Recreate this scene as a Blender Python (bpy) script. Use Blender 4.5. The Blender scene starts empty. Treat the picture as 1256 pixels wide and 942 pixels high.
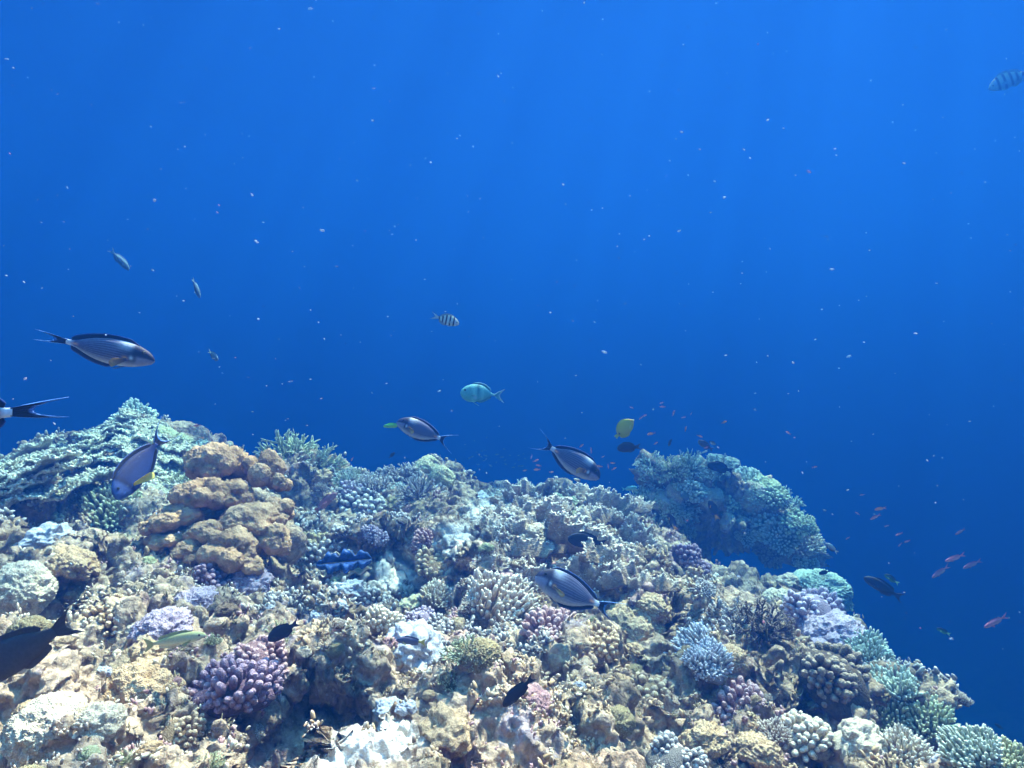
import bpy, bmesh, math, random
import numpy as np
from mathutils import Vector, Matrix
from mathutils.bvhtree import BVHTree

# ------------------------------------------------------------------ camera, world, sun, exposure
SC = bpy.context.scene
COL = SC.collection
R = math.radians
FPX = 818.0                     # focal length in pixels of the 1256 px wide photograph
cam_d = bpy.data.cameras.new('camera')
cam_d.sensor_width = 36.0
cam_d.lens = 36.0 * FPX / 1256.0
cam_d.clip_start = 0.02
cam_d.clip_end = 400.0
cam = bpy.data.objects.new('camera', cam_d)
COL.objects.link(cam)
cam.location = (0, 0, 0)
cam.rotation_euler = (R(90), 0, 0)
SC.camera = cam

SUN_EL, SUN_AZ = R(64), R(52)     # azimuth measured from +X towards +Y
SUN_DIR = Vector((math.cos(SUN_EL) * math.cos(SUN_AZ), math.cos(SUN_EL) * math.sin(SUN_AZ), math.sin(SUN_EL)))
world = bpy.data.worlds.new('World')
SC.world = world
world.use_nodes = True
wn = world.node_tree.nodes
sky = wn.new('ShaderNodeTexSky')
sky.sky_type = 'NISHITA'
sky.sun_disc = False
sky.sun_elevation = SUN_EL
sky.sun_rotation = math.pi / 2 - SUN_AZ
wn['Background'].inputs['Strength'].default_value = 0.15
world.node_tree.links.new(sky.outputs[0], wn['Background'].inputs[0])

sun_d = bpy.data.lights.new('sun', 'SUN')
sun_d.energy = 5.0
sun_d.angle = R(0.5)
sun_d.color = (1.0, 0.425, 0.34)
sun = bpy.data.objects.new('sun', sun_d)
COL.objects.link(sun)
sun.location = (3, 3, 10)
sun.rotation_euler = SUN_DIR.to_track_quat('Z', 'Y').to_euler()

SC.view_settings.view_transform = 'Standard'
SC.view_settings.look = 'None'
SC.view_settings.gamma = 1.0
SC.view_settings.use_curve_mapping = False
SC.view_settings.exposure = 4.2
SC.render.engine = 'CYCLES'
cy = SC.cycles
cy.use_denoising = True
cy.denoiser = 'OPENIMAGEDENOISE'
cy.denoising_input_passes = 'RGB_ALBEDO_NORMAL'
cy.use_adaptive_sampling = True
cy.adaptive_threshold = 0.015
cy.max_bounces = 7
cy.diffuse_bounces = 3
cy.glossy_bounces = 2
cy.transmission_bounces = 2
cy.volume_bounces = 4
cy.transparent_max_bounces = 6
cy.caustics_reflective = False
cy.caustics_refractive = False
cy.sample_clamp_indirect = 6.0

rng = np.random.default_rng(11)
random.seed(5)

# ------------------------------------------------------------------ numeric helpers
def _hash3(ix, iy, iz, seed):
    h = (ix.astype(np.int64) * 374761393 + iy.astype(np.int64) * 668265263 + iz.astype(np.int64) * 2147483647 + seed * 1274126177) & 0xffffffff
    h = ((h ^ (h >> 13)) * 1274126177) & 0xffffffff
    h = ((h ^ (h >> 16)) * 2246822519) & 0xffffffff
    return (h ^ (h >> 15)) & 0xffffffff

def noise3(P, scale=1.0, seed=0):
    """value noise in -1..1"""
    Q = P * scale
    I = np.floor(Q)
    F = Q - I
    F = F * F * F * (F * (F * 6 - 15) + 10)
    I = I.astype(np.int64)
    out = np.zeros(len(P))
    for dx in (0, 1):
        wx = F[:, 0] if dx else 1 - F[:, 0]
        for dy in (0, 1):
            wy = F[:, 1] if dy else 1 - F[:, 1]
            for dz in (0, 1):
                wz = F[:, 2] if dz else 1 - F[:, 2]
                out += wx * wy * wz * (_hash3(I[:, 0] + dx, I[:, 1] + dy, I[:, 2] + dz, seed) / 2147483647.5 - 1.0)
    return out

def fbm(P, scale, octs=4, seed=0, gain=0.5):
    s = np.zeros(len(P)); a = 1.0; t = 0
    for k in range(octs):
        s += a * noise3(P + 17.3 * k, scale * 2.03 ** k, seed + k); t += a; a *= gain
    return s / t

def worley(P, scale, seed=0):
    Q = P * scale
    I = np.floor(Q).astype(np.int64)
    F = Q - I
    d = np.full(len(P), 9.0)
    for dx in (-1, 0, 1):
        for dy in (-1, 0, 1):
            for dz in (-1, 0, 1):
                hx = _hash3(I[:, 0] + dx, I[:, 1] + dy, I[:, 2] + dz, seed) / 4294967295.0
                hy = _hash3(I[:, 0] + dx, I[:, 1] + dy, I[:, 2] + dz, seed + 51) / 4294967295.0
                hz = _hash3(I[:, 0] + dx, I[:, 1] + dy, I[:, 2] + dz, seed + 97) / 4294967295.0
                q = (dx + hx - F[:, 0]) ** 2 + (dy + hy - F[:, 1]) ** 2 + (dz + hz - F[:, 2]) ** 2
                d = np.minimum(d, q)
    return np.sqrt(d)

def mesh_np(name, V, F, attrs=None, smooth=True):
    """V (n,3), F: list of (m,k) int arrays; attrs: {name: (n,) or (n,3)}"""
    me = bpy.data.meshes.new(name)
    V = np.asarray(V, dtype=np.float32)
    if not isinstance(F, (list, tuple)): F = [F]
    F = [np.asarray(f, dtype=np.int32) for f in F if len(f)]
    me.vertices.add(len(V)); me.vertices.foreach_set('co', V.ravel())
    loops = np.concatenate([f.ravel() for f in F])
    tot = np.concatenate([np.full(len(f), f.shape[1], dtype=np.int32) for f in F])
    start = np.concatenate([[0], np.cumsum(tot)[:-1]]).astype(np.int32)
    me.loops.add(len(loops)); me.loops.foreach_set('vertex_index', loops)
    me.polygons.add(len(tot)); me.polygons.foreach_set('loop_start', start)
    try: me.polygons.foreach_set('loop_total', tot)
    except Exception: pass
    me.polygons.foreach_set('use_smooth', np.full(len(tot), smooth, dtype=bool))
    me.update(calc_edges=True)
    me.validate()
    for k, a in (attrs or {}).items():
        a = np.asarray(a, dtype=np.float32)
        if a.ndim == 1:
            at = me.attributes.new(k, 'FLOAT', 'POINT'); at.data.foreach_set('value', a)
        else:
            at = me.attributes.new(k, 'FLOAT_COLOR', 'POINT')
            at.data.foreach_set('color', np.concatenate([a, np.ones((len(a), 1), np.float32)], 1).ravel())
    return me

def grid_faces(n, m, off=0, wrap=False):
    i = np.arange(n - 1)[:, None]
    j = np.arange(m if wrap else m - 1)[None, :]
    a = i * m + j; b = i * m + (j + 1) % m
    return np.stack([a, b, b + m, a + m], -1).reshape(-1, 4) + off

def obj(name, me, mat=None, parent=None, loc=None):
    o = bpy.data.objects.new(name, me)
    COL.objects.link(o)
    if mat and not me.materials: me.materials.append(mat)
    if parent: o.parent = parent
    if loc is not None: o.location = loc
    return o

def tag(o, label=None, cat=None, group=None, kind=None):
    if label: o['label'] = label
    if cat: o['category'] = cat
    if group: o['group'] = group
    if kind: o['kind'] = kind
    return o

def empty(name, loc=(0, 0, 0)):
    o = bpy.data.objects.new(name, None)
    o.empty_display_size = 0.05
    COL.objects.link(o); o.location = loc
    return o

# ------------------------------------------------------------------ materials
def new_mat(name, rough=0.85, spec=0.15):
    m = bpy.data.materials.new(name); m.use_nodes = True
    b = m.node_tree.nodes['Principled BSDF']
    b.inputs['Roughness'].default_value = rough
    b.inputs['Specular IOR Level'].default_value = spec
    return m, m.node_tree.nodes, m.node_tree.links, b

def ramp(nodes, stops, interp='LINEAR'):
    r = nodes.new('ShaderNodeValToRGB'); cr = r.color_ramp; cr.interpolation = interp
    while len(cr.elements) < len(stops): cr.elements.new(0.5)
    for e, (p, c) in zip(cr.elements, stops):
        e.position = p; e.color = (c[0], c[1], c[2], 1)
    return r

def mixc(nodes, links, fac, a, b, mode='MIX'):
    n = nodes.new('ShaderNodeMix'); n.data_type = 'RGBA'; n.blend_type = mode
    for sock, v in ((n.inputs[0], fac), (n.inputs[6], a), (n.inputs[7], b)):
        if isinstance(v, (tuple, list)): sock.default_value = (v[0], v[1], v[2], 1)
        elif isinstance(v, (int, float)): sock.default_value = v
        else: links.new(v, sock)
    return n.outputs[2]

def tex(nodes, links, kind, scale, coord, **kw):
    t = nodes.new('ShaderNodeTex' + kind)
    t.inputs['Scale'].default_value = scale
    for k, v in kw.items():
        if k in t.inputs: t.inputs[k].default_value = v
        else: setattr(t, k, v)
    links.new(coord, t.inputs['Vector'])
    return t

def reef_mat():
    m, n, l, b = new_mat('reef_rock', 0.9, 0.1)
    co = n.new('ShaderNodeTexCoord').outputs['Object']
    warp = tex(n, l, 'Noise', 3.0, co, Detail=3.0)
    big = tex(n, l, 'Noise', 1.7, co, Detail=6.0, Roughness=0.62)
    r1 = ramp(n, [(0.28, (0.16, 0.12, 0.085)), (0.42, (0.32, 0.245, 0.18)), (0.51, (0.50, 0.385, 0.285)), (0.60, (0.38, 0.30, 0.23)), (0.70, (0.58, 0.455, 0.345))])
    l.new(big.outputs[0], r1.inputs[0])
    fine = tex(n, l, 'Noise', 26.0, co, Detail=5.0, Roughness=0.7)
    r2 = ramp(n, [(0.34, (0.30, 0.27, 0.24)), (0.5, (0.8, 0.78, 0.74)), (0.64, (1.25, 1.2, 1.12))])
    l.new(fine.outputs[0], r2.inputs[0])
    c = mixc(n, l, 0.85, r1.outputs[0], r2.outputs[0], 'MULTIPLY')
    # crusts: pink coralline algae, olive turf, lilac encrusting coral
    for sc, lo, hi, colr in ((2.6, 0.58, 0.66, (0.44, 0.29, 0.28)), (3.4, 0.57, 0.66, (0.25, 0.205, 0.125)), (4.3, 0.62, 0.68, (0.36, 0.31, 0.38)), (5.2, 0.61, 0.67, (0.54, 0.42, 0.28))):
        off = n.new('ShaderNodeVectorMath'); off.operation = 'ADD'
        off.inputs[1].default_value = (sc * 3.1, sc * 1.7, 0.4); l.new(co, off.inputs[0])
        t = tex(n, l, 'Noise', sc, off.outputs[0], Detail=6.0, Roughness=0.6)
        mr = n.new('ShaderNodeMapRange'); mr.inputs[1].default_value = lo; mr.inputs[2].default_value = hi; mr.inputs[4].default_value = 0.75
        l.new(t.outputs[0], mr.inputs[0])
        c = mixc(n, l, mr.outputs[0], c, mixc(n, l, 0.7, colr, r2.outputs[0], 'MULTIPLY'))
    # pale sand and bleached patches
    at = n.new('ShaderNodeAttribute'); at.attribute_name = 'sand'
    ns = n.new('ShaderNodeMath'); ns.operation = 'MULTIPLY_ADD'; ns.inputs[1].default_value = 0.9
    l.new(fine.outputs[0], ns.inputs[0]); ns.inputs[2].default_value = -0.45
    ad = n.new('ShaderNodeMath'); ad.operation = 'ADD'; l.new(at.outputs['Fac'], ad.inputs[0]); l.new(ns.outputs[0], ad.inputs[1])
    mr = n.new('ShaderNodeMapRange'); mr.inputs[1].default_value = 0.45; mr.inputs[2].default_value = 0.75; l.new(ad.outputs[0], mr.inputs[0])
    c = mixc(n, l, mr.outputs[0], c, (0.72, 0.66, 0.58))
    # white specks of broken skeleton
    vo = tex(n, l, 'Voronoi', 42.0, co)
    mr = n.new('ShaderNodeMapRange'); mr.inputs[1].default_value = 0.20; mr.inputs[2].default_value = 0.10; l.new(vo.outputs['Distance'], mr.inputs[0])
    sp = n.new('ShaderNodeMath'); sp.operation = 'MULTIPLY'; l.new(mr.outputs[0], sp.inputs[0]); sp.inputs[1].default_value = 0.55
    c = mixc(n, l, sp.outputs[0], c, (0.62, 0.58, 0.50))
    l.new(c, b.inputs['Base Color'])
    bt = tex(n, l, 'Noise', 60.0, co, Detail=4.0, Roughness=0.7)
    bv = tex(n, l, 'Voronoi', 34.0, co)
    su = n.new('ShaderNodeMath'); su.operation = 'SUBTRACT'; l.new(bt.outputs[0], su.inputs[0]); l.new(bv.outputs['Distance'], su.inputs[1])
    bu = n.new('ShaderNodeBump'); bu.inputs['Strength'].default_value = 0.9; bu.inputs['Distance'].default_value = 0.014
    l.new(su.outputs[0], bu.inputs['Height']); l.new(bu.outputs[0], b.inputs['Normal'])
    return m
REEF = reef_mat()

def coral_mat(name, base, tip, dark=None, pol=26.0, bump=0.6, mott=0.5, spec=0.12):
    """living coral: base colour with paler growing tips, mottling, and small polyp cups"""
    m, n, l, b = new_mat(name, 0.8, spec)
    co = n.new('ShaderNodeTexCoord').outputs['Object']
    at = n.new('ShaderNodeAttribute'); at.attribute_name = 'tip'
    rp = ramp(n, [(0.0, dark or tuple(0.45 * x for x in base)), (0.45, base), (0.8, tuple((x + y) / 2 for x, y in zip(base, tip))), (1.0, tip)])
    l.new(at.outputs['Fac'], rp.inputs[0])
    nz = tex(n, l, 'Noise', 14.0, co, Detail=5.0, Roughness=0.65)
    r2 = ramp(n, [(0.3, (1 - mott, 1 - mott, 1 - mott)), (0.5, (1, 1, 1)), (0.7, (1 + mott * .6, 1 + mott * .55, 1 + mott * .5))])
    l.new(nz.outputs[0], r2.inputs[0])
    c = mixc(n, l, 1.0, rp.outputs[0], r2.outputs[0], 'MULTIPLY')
    vo = tex(n, l, 'Voronoi', pol, co)
    r3 = ramp(n, [(0.0, (0.72, 0.72, 0.72)), (0.28, (1, 1, 1))]); l.new(vo.outputs['Distance'], r3.inputs[0])
    c = mixc(n, l, 0.8, c, r3.outputs[0], 'MULTIPLY')
    l.new(c, b.inputs['Base Color'])
    bu = n.new('ShaderNodeBump'); bu.inputs['Strength'].default_value = bump; bu.inputs['Distance'].default_value = 0.006
    l.new(vo.outputs['Distance'], bu.inputs['Height']); l.new(bu.outputs[0], b.inputs['Normal'])
    return m

# ------------------------------------------------------------------ the water: surface above, even haze below
SURF_Z = 4.2
def water_surface():
    n_ = 160
    g = np.linspace(-1, 1, n_)
    g = np.sign(g) * np.abs(g) ** 1.6 * 75
    X, Y = np.meshgrid(g, g)
    P = np.stack([X.ravel(), Y.ravel(), np.zeros(X.size)], 1)
    P[:, 2] = SURF_Z + 0.10 + 0.05 * fbm(P, 0.35, 3, 3)
    me = mesh_np('water_surface', P, grid_faces(n_, n_))
    m = bpy.data.materials.new('water_caustic_gobo'); m.use_nodes = True
    n, l = m.node_tree.nodes, m.node_tree.links
    n.clear()
    out = n.new('ShaderNodeOutputMaterial'); tr = n.new('ShaderNodeBsdfTransparent')
    # seen from below, water passes light inside Snell's window and mirrors everything flatter than about 42 degrees
    gl = n.new('ShaderNodeBsdfGlossy'); gl.inputs['Roughness'].default_value = 0.12
    ge = n.new('ShaderNodeNewGeometry'); dt = n.new('ShaderNodeVectorMath'); dt.operation = 'DOT_PRODUCT'
    l.new(ge.outputs['Incoming'], dt.inputs[0]); l.new(ge.outputs['Normal'], dt.inputs[1])
    ab = n.new('ShaderNodeMath'); ab.operation = 'ABSOLUTE'; l.new(dt.outputs['Value'], ab.inputs[0])
    fr = n.new('ShaderNodeMapRange'); fr.interpolation_type = 'SMOOTHSTEP'; fr.inputs[1].default_value = 0.62; fr.inputs[2].default_value = 0.78
    l.new(ab.outputs[0], fr.inputs[0])
    mx = n.new('ShaderNodeMixShader'); l.new(fr.outputs[0], mx.inputs[0]); l.new(gl.outputs[0], mx.inputs[1]); l.new(tr.outputs[0], mx.inputs[2])
    l.new(mx.outputs[0], out.inputs['Surface'])
    co = n.new('ShaderNodeTexCoord').outputs['Object']
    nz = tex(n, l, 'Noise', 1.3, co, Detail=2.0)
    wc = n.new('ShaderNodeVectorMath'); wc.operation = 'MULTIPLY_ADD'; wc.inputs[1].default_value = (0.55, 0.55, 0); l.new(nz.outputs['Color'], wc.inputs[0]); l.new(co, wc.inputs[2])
    tot = None  # caustic web painted into the sheet's transparent colour, so the sun falls dappled
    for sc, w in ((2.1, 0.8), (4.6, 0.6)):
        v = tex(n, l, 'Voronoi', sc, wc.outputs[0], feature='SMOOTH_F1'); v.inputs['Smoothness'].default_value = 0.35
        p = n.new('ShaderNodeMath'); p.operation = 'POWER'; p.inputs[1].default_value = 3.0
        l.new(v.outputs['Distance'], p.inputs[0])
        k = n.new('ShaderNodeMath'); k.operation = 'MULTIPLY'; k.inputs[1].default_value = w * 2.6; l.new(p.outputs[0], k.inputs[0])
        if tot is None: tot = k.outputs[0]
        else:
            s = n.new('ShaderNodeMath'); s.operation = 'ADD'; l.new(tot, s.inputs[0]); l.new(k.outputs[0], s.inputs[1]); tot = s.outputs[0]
    big = tex(n, l, 'Noise', 0.55, co, Detail=2.0)  # broad brighter and dimmer areas painted into the same tint, for sun shafts
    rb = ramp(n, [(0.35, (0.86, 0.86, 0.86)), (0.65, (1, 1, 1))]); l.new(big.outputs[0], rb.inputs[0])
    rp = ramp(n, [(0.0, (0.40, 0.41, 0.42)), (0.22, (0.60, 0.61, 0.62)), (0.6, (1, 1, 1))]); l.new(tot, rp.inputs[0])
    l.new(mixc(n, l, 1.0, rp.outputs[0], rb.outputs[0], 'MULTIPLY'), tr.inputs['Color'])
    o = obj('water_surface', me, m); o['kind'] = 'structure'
    return o
water_surface()

def haze_box():
    V = np.array([(x, y, z) for x in (-70, 70) for y in (-70, 70) for z in (-14.0, SURF_Z)], dtype=float)
    F = np.array([(0, 1, 3, 2), (4, 6, 7, 5), (0, 4, 5, 1), (2, 3, 7, 6), (0, 2, 6, 4), (1, 5, 7, 3)])
    me = mesh_np('haze', V, F, smooth=False)
    m = bpy.data.materials.new('blue_water'); m.use_nodes = True
    n, l = m.node_tree.nodes, m.node_tree.links
    n.clear()
    out = n.new('ShaderNodeOutputMaterial'); pv = n.new('ShaderNodeVolumePrincipled')
    pv.inputs['Density'].default_value = 0.28
    pv.inputs['Color'].default_value = (0.003, 0.0295, 0.128, 1)
    pv.inputs['Absorption Color'].default_value = (0.0, 0.21, 0.255, 1)
    pv.inputs['Anisotropy'].default_value = 0.34
    l.new(pv.outputs[0], out.inputs['Volume'])
    o = obj('haze', me, m); o['kind'] = 'stuff'
    return o
haze_box()

# ------------------------------------------------------------------ the reef itself
def wp(px, py, Y):
    return ((px - 628) / FPX * Y, Y, -(py - 471) / FPX * Y)

CTRL = [wp(*c) for c in (
    (0, 942, 1.25), (160, 942, 1.3), (314, 942, 1.3), (470, 942, 1.32), (628, 942, 1.35), (790, 942, 1.42), (940, 942, 1.5), (1090, 942, 1.7),
    (0, 860, 1.5), (200, 860, 1.55), (400, 870, 1.6), (628, 870, 1.65), (850, 870, 1.75), (1000, 870, 1.95),
    (0, 790, 1.8), (150, 790, 1.85), (300, 800, 1.9), (460, 800, 1.95), (628, 800, 2.05), (780, 800, 2.1), (900, 800, 2.2), (1000, 810, 2.5),
    (0, 700, 2.4), (130, 700, 2.5), (250, 700, 2.55), (360, 705, 2.7), (470, 700, 2.8), (628, 700, 2.95), (740, 700, 3.05), (850, 705, 3.15), (940, 738, 3.45), (900, 752, 3.5),
    (0, 620, 3.2), (130, 625, 3.3), (270, 640, 3.2), (380, 640, 3.6), (470, 635, 4.0), (560, 640, 4.2), (660, 645, 3.9), (760, 660, 4.1), (840, 680, 4.1),
    (-90, 580, 4.0), (0, 582, 4.1), (80, 550, 4.4), (165, 497, 4.6), (185, 503, 4.7), (222, 556, 4.5), (300, 572, 4.8), (365, 562, 5.0), (410, 582, 5.1), (450, 604, 5.2), (525, 568, 5.2), (545, 578, 5.1), (585, 630, 5.6), (640, 626, 4.9), (705, 620, 4.7), (770, 640, 5.0), (850, 690, 5.2), (905, 790, 4.3), (905, 765, 5.0), (960, 770, 4.6), (930, 800, 5.6),
    (300, 556, 6.0), (420, 592, 6.4), (560, 604, 7.2), (620, 606, 7.8), (680, 618, 7.2), (760, 640, 6.6))]
# crest falls away behind and to the right of the ridge
CTRL += [(1.52, 1.9, -1.16), (1.42, 2.6, -1.10), (1.50, 3.2, -1.06), (1.62, 3.8, -1.10), (1.75, 4.6, -1.50)]
CTRL += [(1.75, 1.95, -1.50), (1.75, 2.7, -1.50), (1.85, 3.3, -1.5), (2.05, 4.0, -1.75), (2.18, 4.75, -1.42), (2.2, 5.0, -1.5), (2.05, 4.6, -1.45), (2.32, 4.8, -1.62), (2.6, 4.9, -2.3), (2.1, 6.0, -2.4)]
CTRL += [(1.35, 1.2, -0.95), (1.75, 1.2, -1.4), (1.3, 0.4, -0.9), (2.4, 0.5, -2.1), (2.6, 2.0, -2.7), (2.6, 3.4, -2.8), (3.2, 5.0, -3.4), (5.0, 3.0, -5.2), (5.0, 0.0, -5.0), (7, 6, -6.5), (12, 4, -8)]
CTRL += [(-4.0, 7.5, -1.9), (-2.3, 7.6, -1.8), (-0.8, 8.6, -1.9), (0.4, 9.6, -2.2), (1.6, 8.0, -2.8), (-6, 6, -1.1), (-3.6, 4.2, -.45), (-5, 9.5, -3), (-2, 11, -3.2), (1.5, 12, -4.4), (-8, 12, -5), (4, 9, -5), (0, 18, -7.5), (-12, 18, -7.5), (10, 14, -8)]
CTRL += [(-3.5, 2, -.6), (-2.0, 1.0, -.68), (-1, .3, -.72), (0, .2, -.75), (.8, .3, -.8), (-6, 0, -.8), (-2, -2, -.8), (1, -2, -1.0), (-7, 4, -.7), (-9, 8, -2)]
CTRL = np.array(CTRL)

def rbf_fit(C):
    d = np.linalg.norm(C[:, None, :2] - C[None, :, :2], axis=2)
    n = len(C)
    A = np.zeros((n + 1, n + 1)); A[:n, :n] = -d + np.eye(n) * 0.004; A[:n, n] = 1; A[n, :n] = 1
    w = np.linalg.solve(A, np.concatenate([C[:, 2], [0]]))
    def f(XY):
        out = np.empty(len(XY))
        for s in range(0, len(XY), 60000):
            q = XY[s:s + 60000]
            dd = np.linalg.norm(q[:, None] - C[None, :, :2], axis=2)
            out[s:s + 60000] = -dd @ w[:n] + w[n]
        return out
    return f
HGT = rbf_fit(CTRL)

SAND = [(462, 905, 56, 1.0), (410, 930, 44, .8), (485, 700, 48, .95), (520, 720, 30, .6), (340, 850, 30, .6), (560, 655, 40, .75), (600, 628, 44, .75), (525, 680, 50, .8), (900, 745, 40, .3), (240, 930, 50, .4), (760, 900, 40, .35), (60, 720, 60, .35), (620, 900, 34, .4), (600, 620, 60, .5)]
def build_reef():
    NT, NR = 1290, 860
    th = np.concatenate([np.linspace(R(-100), R(-44), 90, endpoint=False), np.linspace(R(-44), R(44), NT - 190), np.linspace(R(44), R(105), 100)])
    NT = len(th)
    rr = np.concatenate([np.geomspace(0.25, 1.15, 40, endpoint=False), np.geomspace(1.15, 9.0, NR - 100), np.geomspace(9.3, 66, 60)])
    NR = len(rr)
    T, RR = np.meshgrid(th, rr, indexing='ij')
    X = (RR * np.sin(T)).ravel(); Y = (RR * np.cos(T)).ravel()
    XY = np.stack([X, Y], 1)
    # coarse heightfield then bilinear-free direct evaluation
    far = np.clip((RR.ravel() - 12) / 14, 0, 1)
    Z = HGT(XY) * (1 - far) + far * -9.0
    Z = np.maximum(Z, -9.0 - 0.5 * np.tanh(np.maximum(-9 - Z, 0)))
    P = np.stack([X, Y, Z], 1)
    G = P.reshape(NT, NR, 3)
    def normals(G):
        a = np.gradient(G, axis=0); b = np.gradient(G, axis=1)
        nn = np.cross(b, a); nn /= np.linalg.norm(nn, axis=2, keepdims=True) + 1e-9
        nn[nn[..., 2] < 0] *= -1
        return nn.reshape(-1, 3)
    N = normals(G)
    rP = RR.ravel()
    fade = np.clip((14 - rP) / 6, 0.15, 1)
    d1 = 0.20 * fbm(P, 1.15, 3, 1) + 0.10 * fbm(P, 3.0, 2, 71)
    holes = fbm(P, 1.9, 3, 21)
    d1 -= 0.75 * np.clip(holes - 0.16, 0, 0.35)
    P = P + N * (d1 * fade)[:, None]
    wpP = P + 0.06 * np.stack([noise3(P, 6, 31), noise3(P, 6, 32), noise3(P, 6, 33)], 1)
    d2 = 0.16 * (0.55 - worley(wpP, 3.4, 5)) + 0.075 * (0.5 - worley(wpP, 8.0, 6))
    cre = np.abs(fbm(P, 3.1, 3, 41)); d2 -= 0.10 * np.clip(0.10 - cre, 0, .1) / .1
    P = P + normals(P.reshape(NT, NR, 3)) * (d2 * fade)[:, None]
    near = np.clip((7 - rP) / 4, 0, 1)
    d3 = 0.038 * (0.5 - worley(P, 17, 8)) + 0.020 * (0.5 - worley(P, 40, 18)) + 0.022 * fbm(P, 36, 3, 9) + 0.06 * fbm(P, 9, 3, 12)
    P = P + normals(P.reshape(NT, NR, 3)) * (d3 * fade * (0.3 + 0.7 * near))[:, None]
    # sand pockets, given by the places where they lie
    yy = np.maximum(P[:, 1], 0.05)
    px = 628 + FPX * P[:, 0] / yy; py = 471 - FPX * P[:, 2] / yy
    sand = np.zeros(len(P))
    for (a, b_, r_, s_) in SAND:
        dd = np.hypot((px - a) / 1.3, (py - b_) / 0.8) / r_
        sand = np.maximum(sand, s_ * np.clip(1.25 - dd, 0, 1))
    sand = np.where(P[:, 1] > 0.3, sand, 0)
    me = mesh_np('reef_terrain', P, grid_faces(NT, NR)[:, ::-1], {'sand': sand})
    o = obj('reef_terrain', me, REEF); o['kind'] = 'structure'
    return o, P, NT, NR
reef, RP, RNT, RNR = build_reef()
_f = grid_faces(RNT, RNR)
BVH = BVHTree.FromPolygons([Vector(p) for p in RP.tolist()], _f.tolist())

def ray(px, py, bvh=None):
    d = Vector(((px - 628) / FPX, 1.0, -(py - 471) / FPX)).normalized()
    h = (bvh or BVH).ray_cast(Vector((0, 0, 0)), d, 60)
    if h[0] is None: return None
    nn = h[1]
    if nn.dot(d) > 0: nn = -nn
    return h[0], nn
def drop(x, y):
    h = BVH.ray_cast(Vector((x, y, 4)), Vector((0, 0, -1)), 30)
    if h[0] is None: return None
    return h[0], (h[1] if h[1].z > 0 else -h[1])

def sandy(p):
    px = 628 + FPX * p[0] / p[1]; py = 471 - FPX * p[2] / p[1]
    return max(s_ * min(max(1.25 - math.hypot((px - a) / 1.3, (py - c) / .8) / r_, 0), 1) for a, c, r_, s_ in SAND)

# ------------------------------------------------------------------ coral shapes (every builder returns V, F(list), tip)
def align(axis):
    """rotation matrices (n,3,3) whose third column is axis"""
    a = axis / (np.linalg.norm(axis, axis=1, keepdims=True) + 1e-9)
    ref = np.where(np.abs(a[:, 2:3]) < 0.9, np.array([[0, 0, 1.0]]), np.array([[1.0, 0, 0]]))
    u = np.cross(ref, a); u /= np.linalg.norm(u, axis=1, keepdims=True)
    v = np.cross(a, u)
    return np.stack([u, v, a], -1)

def fingers(base, axis, length, rad, sides=7, prof=((0, 1.0), (.35, 1.0), (.68, .92), (.90, .62), (1.0, .12)), tips=None, wob=0.0, r=None):
    """many rounded fingers at once"""
    base = np.asarray(base, float); n = len(base)
    k = len(prof)
    ang = np.linspace(0, 2 * np.pi, sides, endpoint=False)
    h = np.array([p[0] for p in prof]); q = np.array([p[1] for p in prof])
    T = np.zeros((k, sides, 3))
    T[..., 0] = q[:, None] * np.cos(ang); T[..., 1] = q[:, None] * np.sin(ang); T[..., 2] = h[:, None]
    T = T.reshape(-1, 3)
    L = np.broadcast_to(np.asarray(length, float), (n,)); A = np.broadcast_to(np.asarray(rad, float), (n,))
    loc = T[None] * np.stack([A, A, L], 1)[:, None]
    if wob:
        loc[..., :2] *= 1 + wob * (r or rng).standard_normal((n, k * sides, 1))
    M = align(np.asarray(axis, float))
    V = np.einsum('nij,nkj->nki', M, loc) + base[:, None]
    F = grid_faces(k, sides, wrap=True)
    cap = np.arange((k - 1) * sides, k * sides)[None]
    offs = (np.arange(n) * k * sides)[:, None, None]
    FQ = (F[None] + offs).reshape(-1, 4); FC = (cap[None] + offs).reshape(-1, sides)
    tp = np.tile(np.repeat(h, sides), n).reshape(n, -1)
    if tips is not None: tp = tips[0][:, None] + (tips[1] - tips[0])[:, None] * tp
    return V.reshape(-1, 3), [FQ, FC], tp.ravel()

def join(parts):
    Vs, Fs, Ts, o = [], {}, [], 0
    for V, F, T in parts:
        for f in F:
            Fs.setdefault(f.shape[1], []).append(f + o)
        Vs.append(V); Ts.append(T); o += len(V)
    return np.concatenate(Vs), [np.concatenate(f) for f in Fs.values()], np.concatenate(Ts)

_ICO = {}
def ico(sub):
    if sub not in _ICO:
        bm = bmesh.new(); bmesh.ops.create_icosphere(bm, subdivisions=sub, radius=1.0)
        _ICO[sub] = (np.array([v.co[:] for v in bm.verts]), np.array([[v.index for v in f.verts] for f in bm.faces])); bm.free()
    return _ICO[sub]

def hemi(n, r, zmin=-0.15):
    i = np.arange(n) + 0.5
    z = 1 - (1 - zmin) * i / n
    ph = i * 2.399963 + r.random() * 6
    d = np.stack([np.sqrt(1 - z * z) * np.cos(ph), np.sqrt(1 - z * z) * np.sin(ph), z], 1)
    return d + r.standard_normal((n, 3)) * (0.35 / math.sqrt(n))

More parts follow.
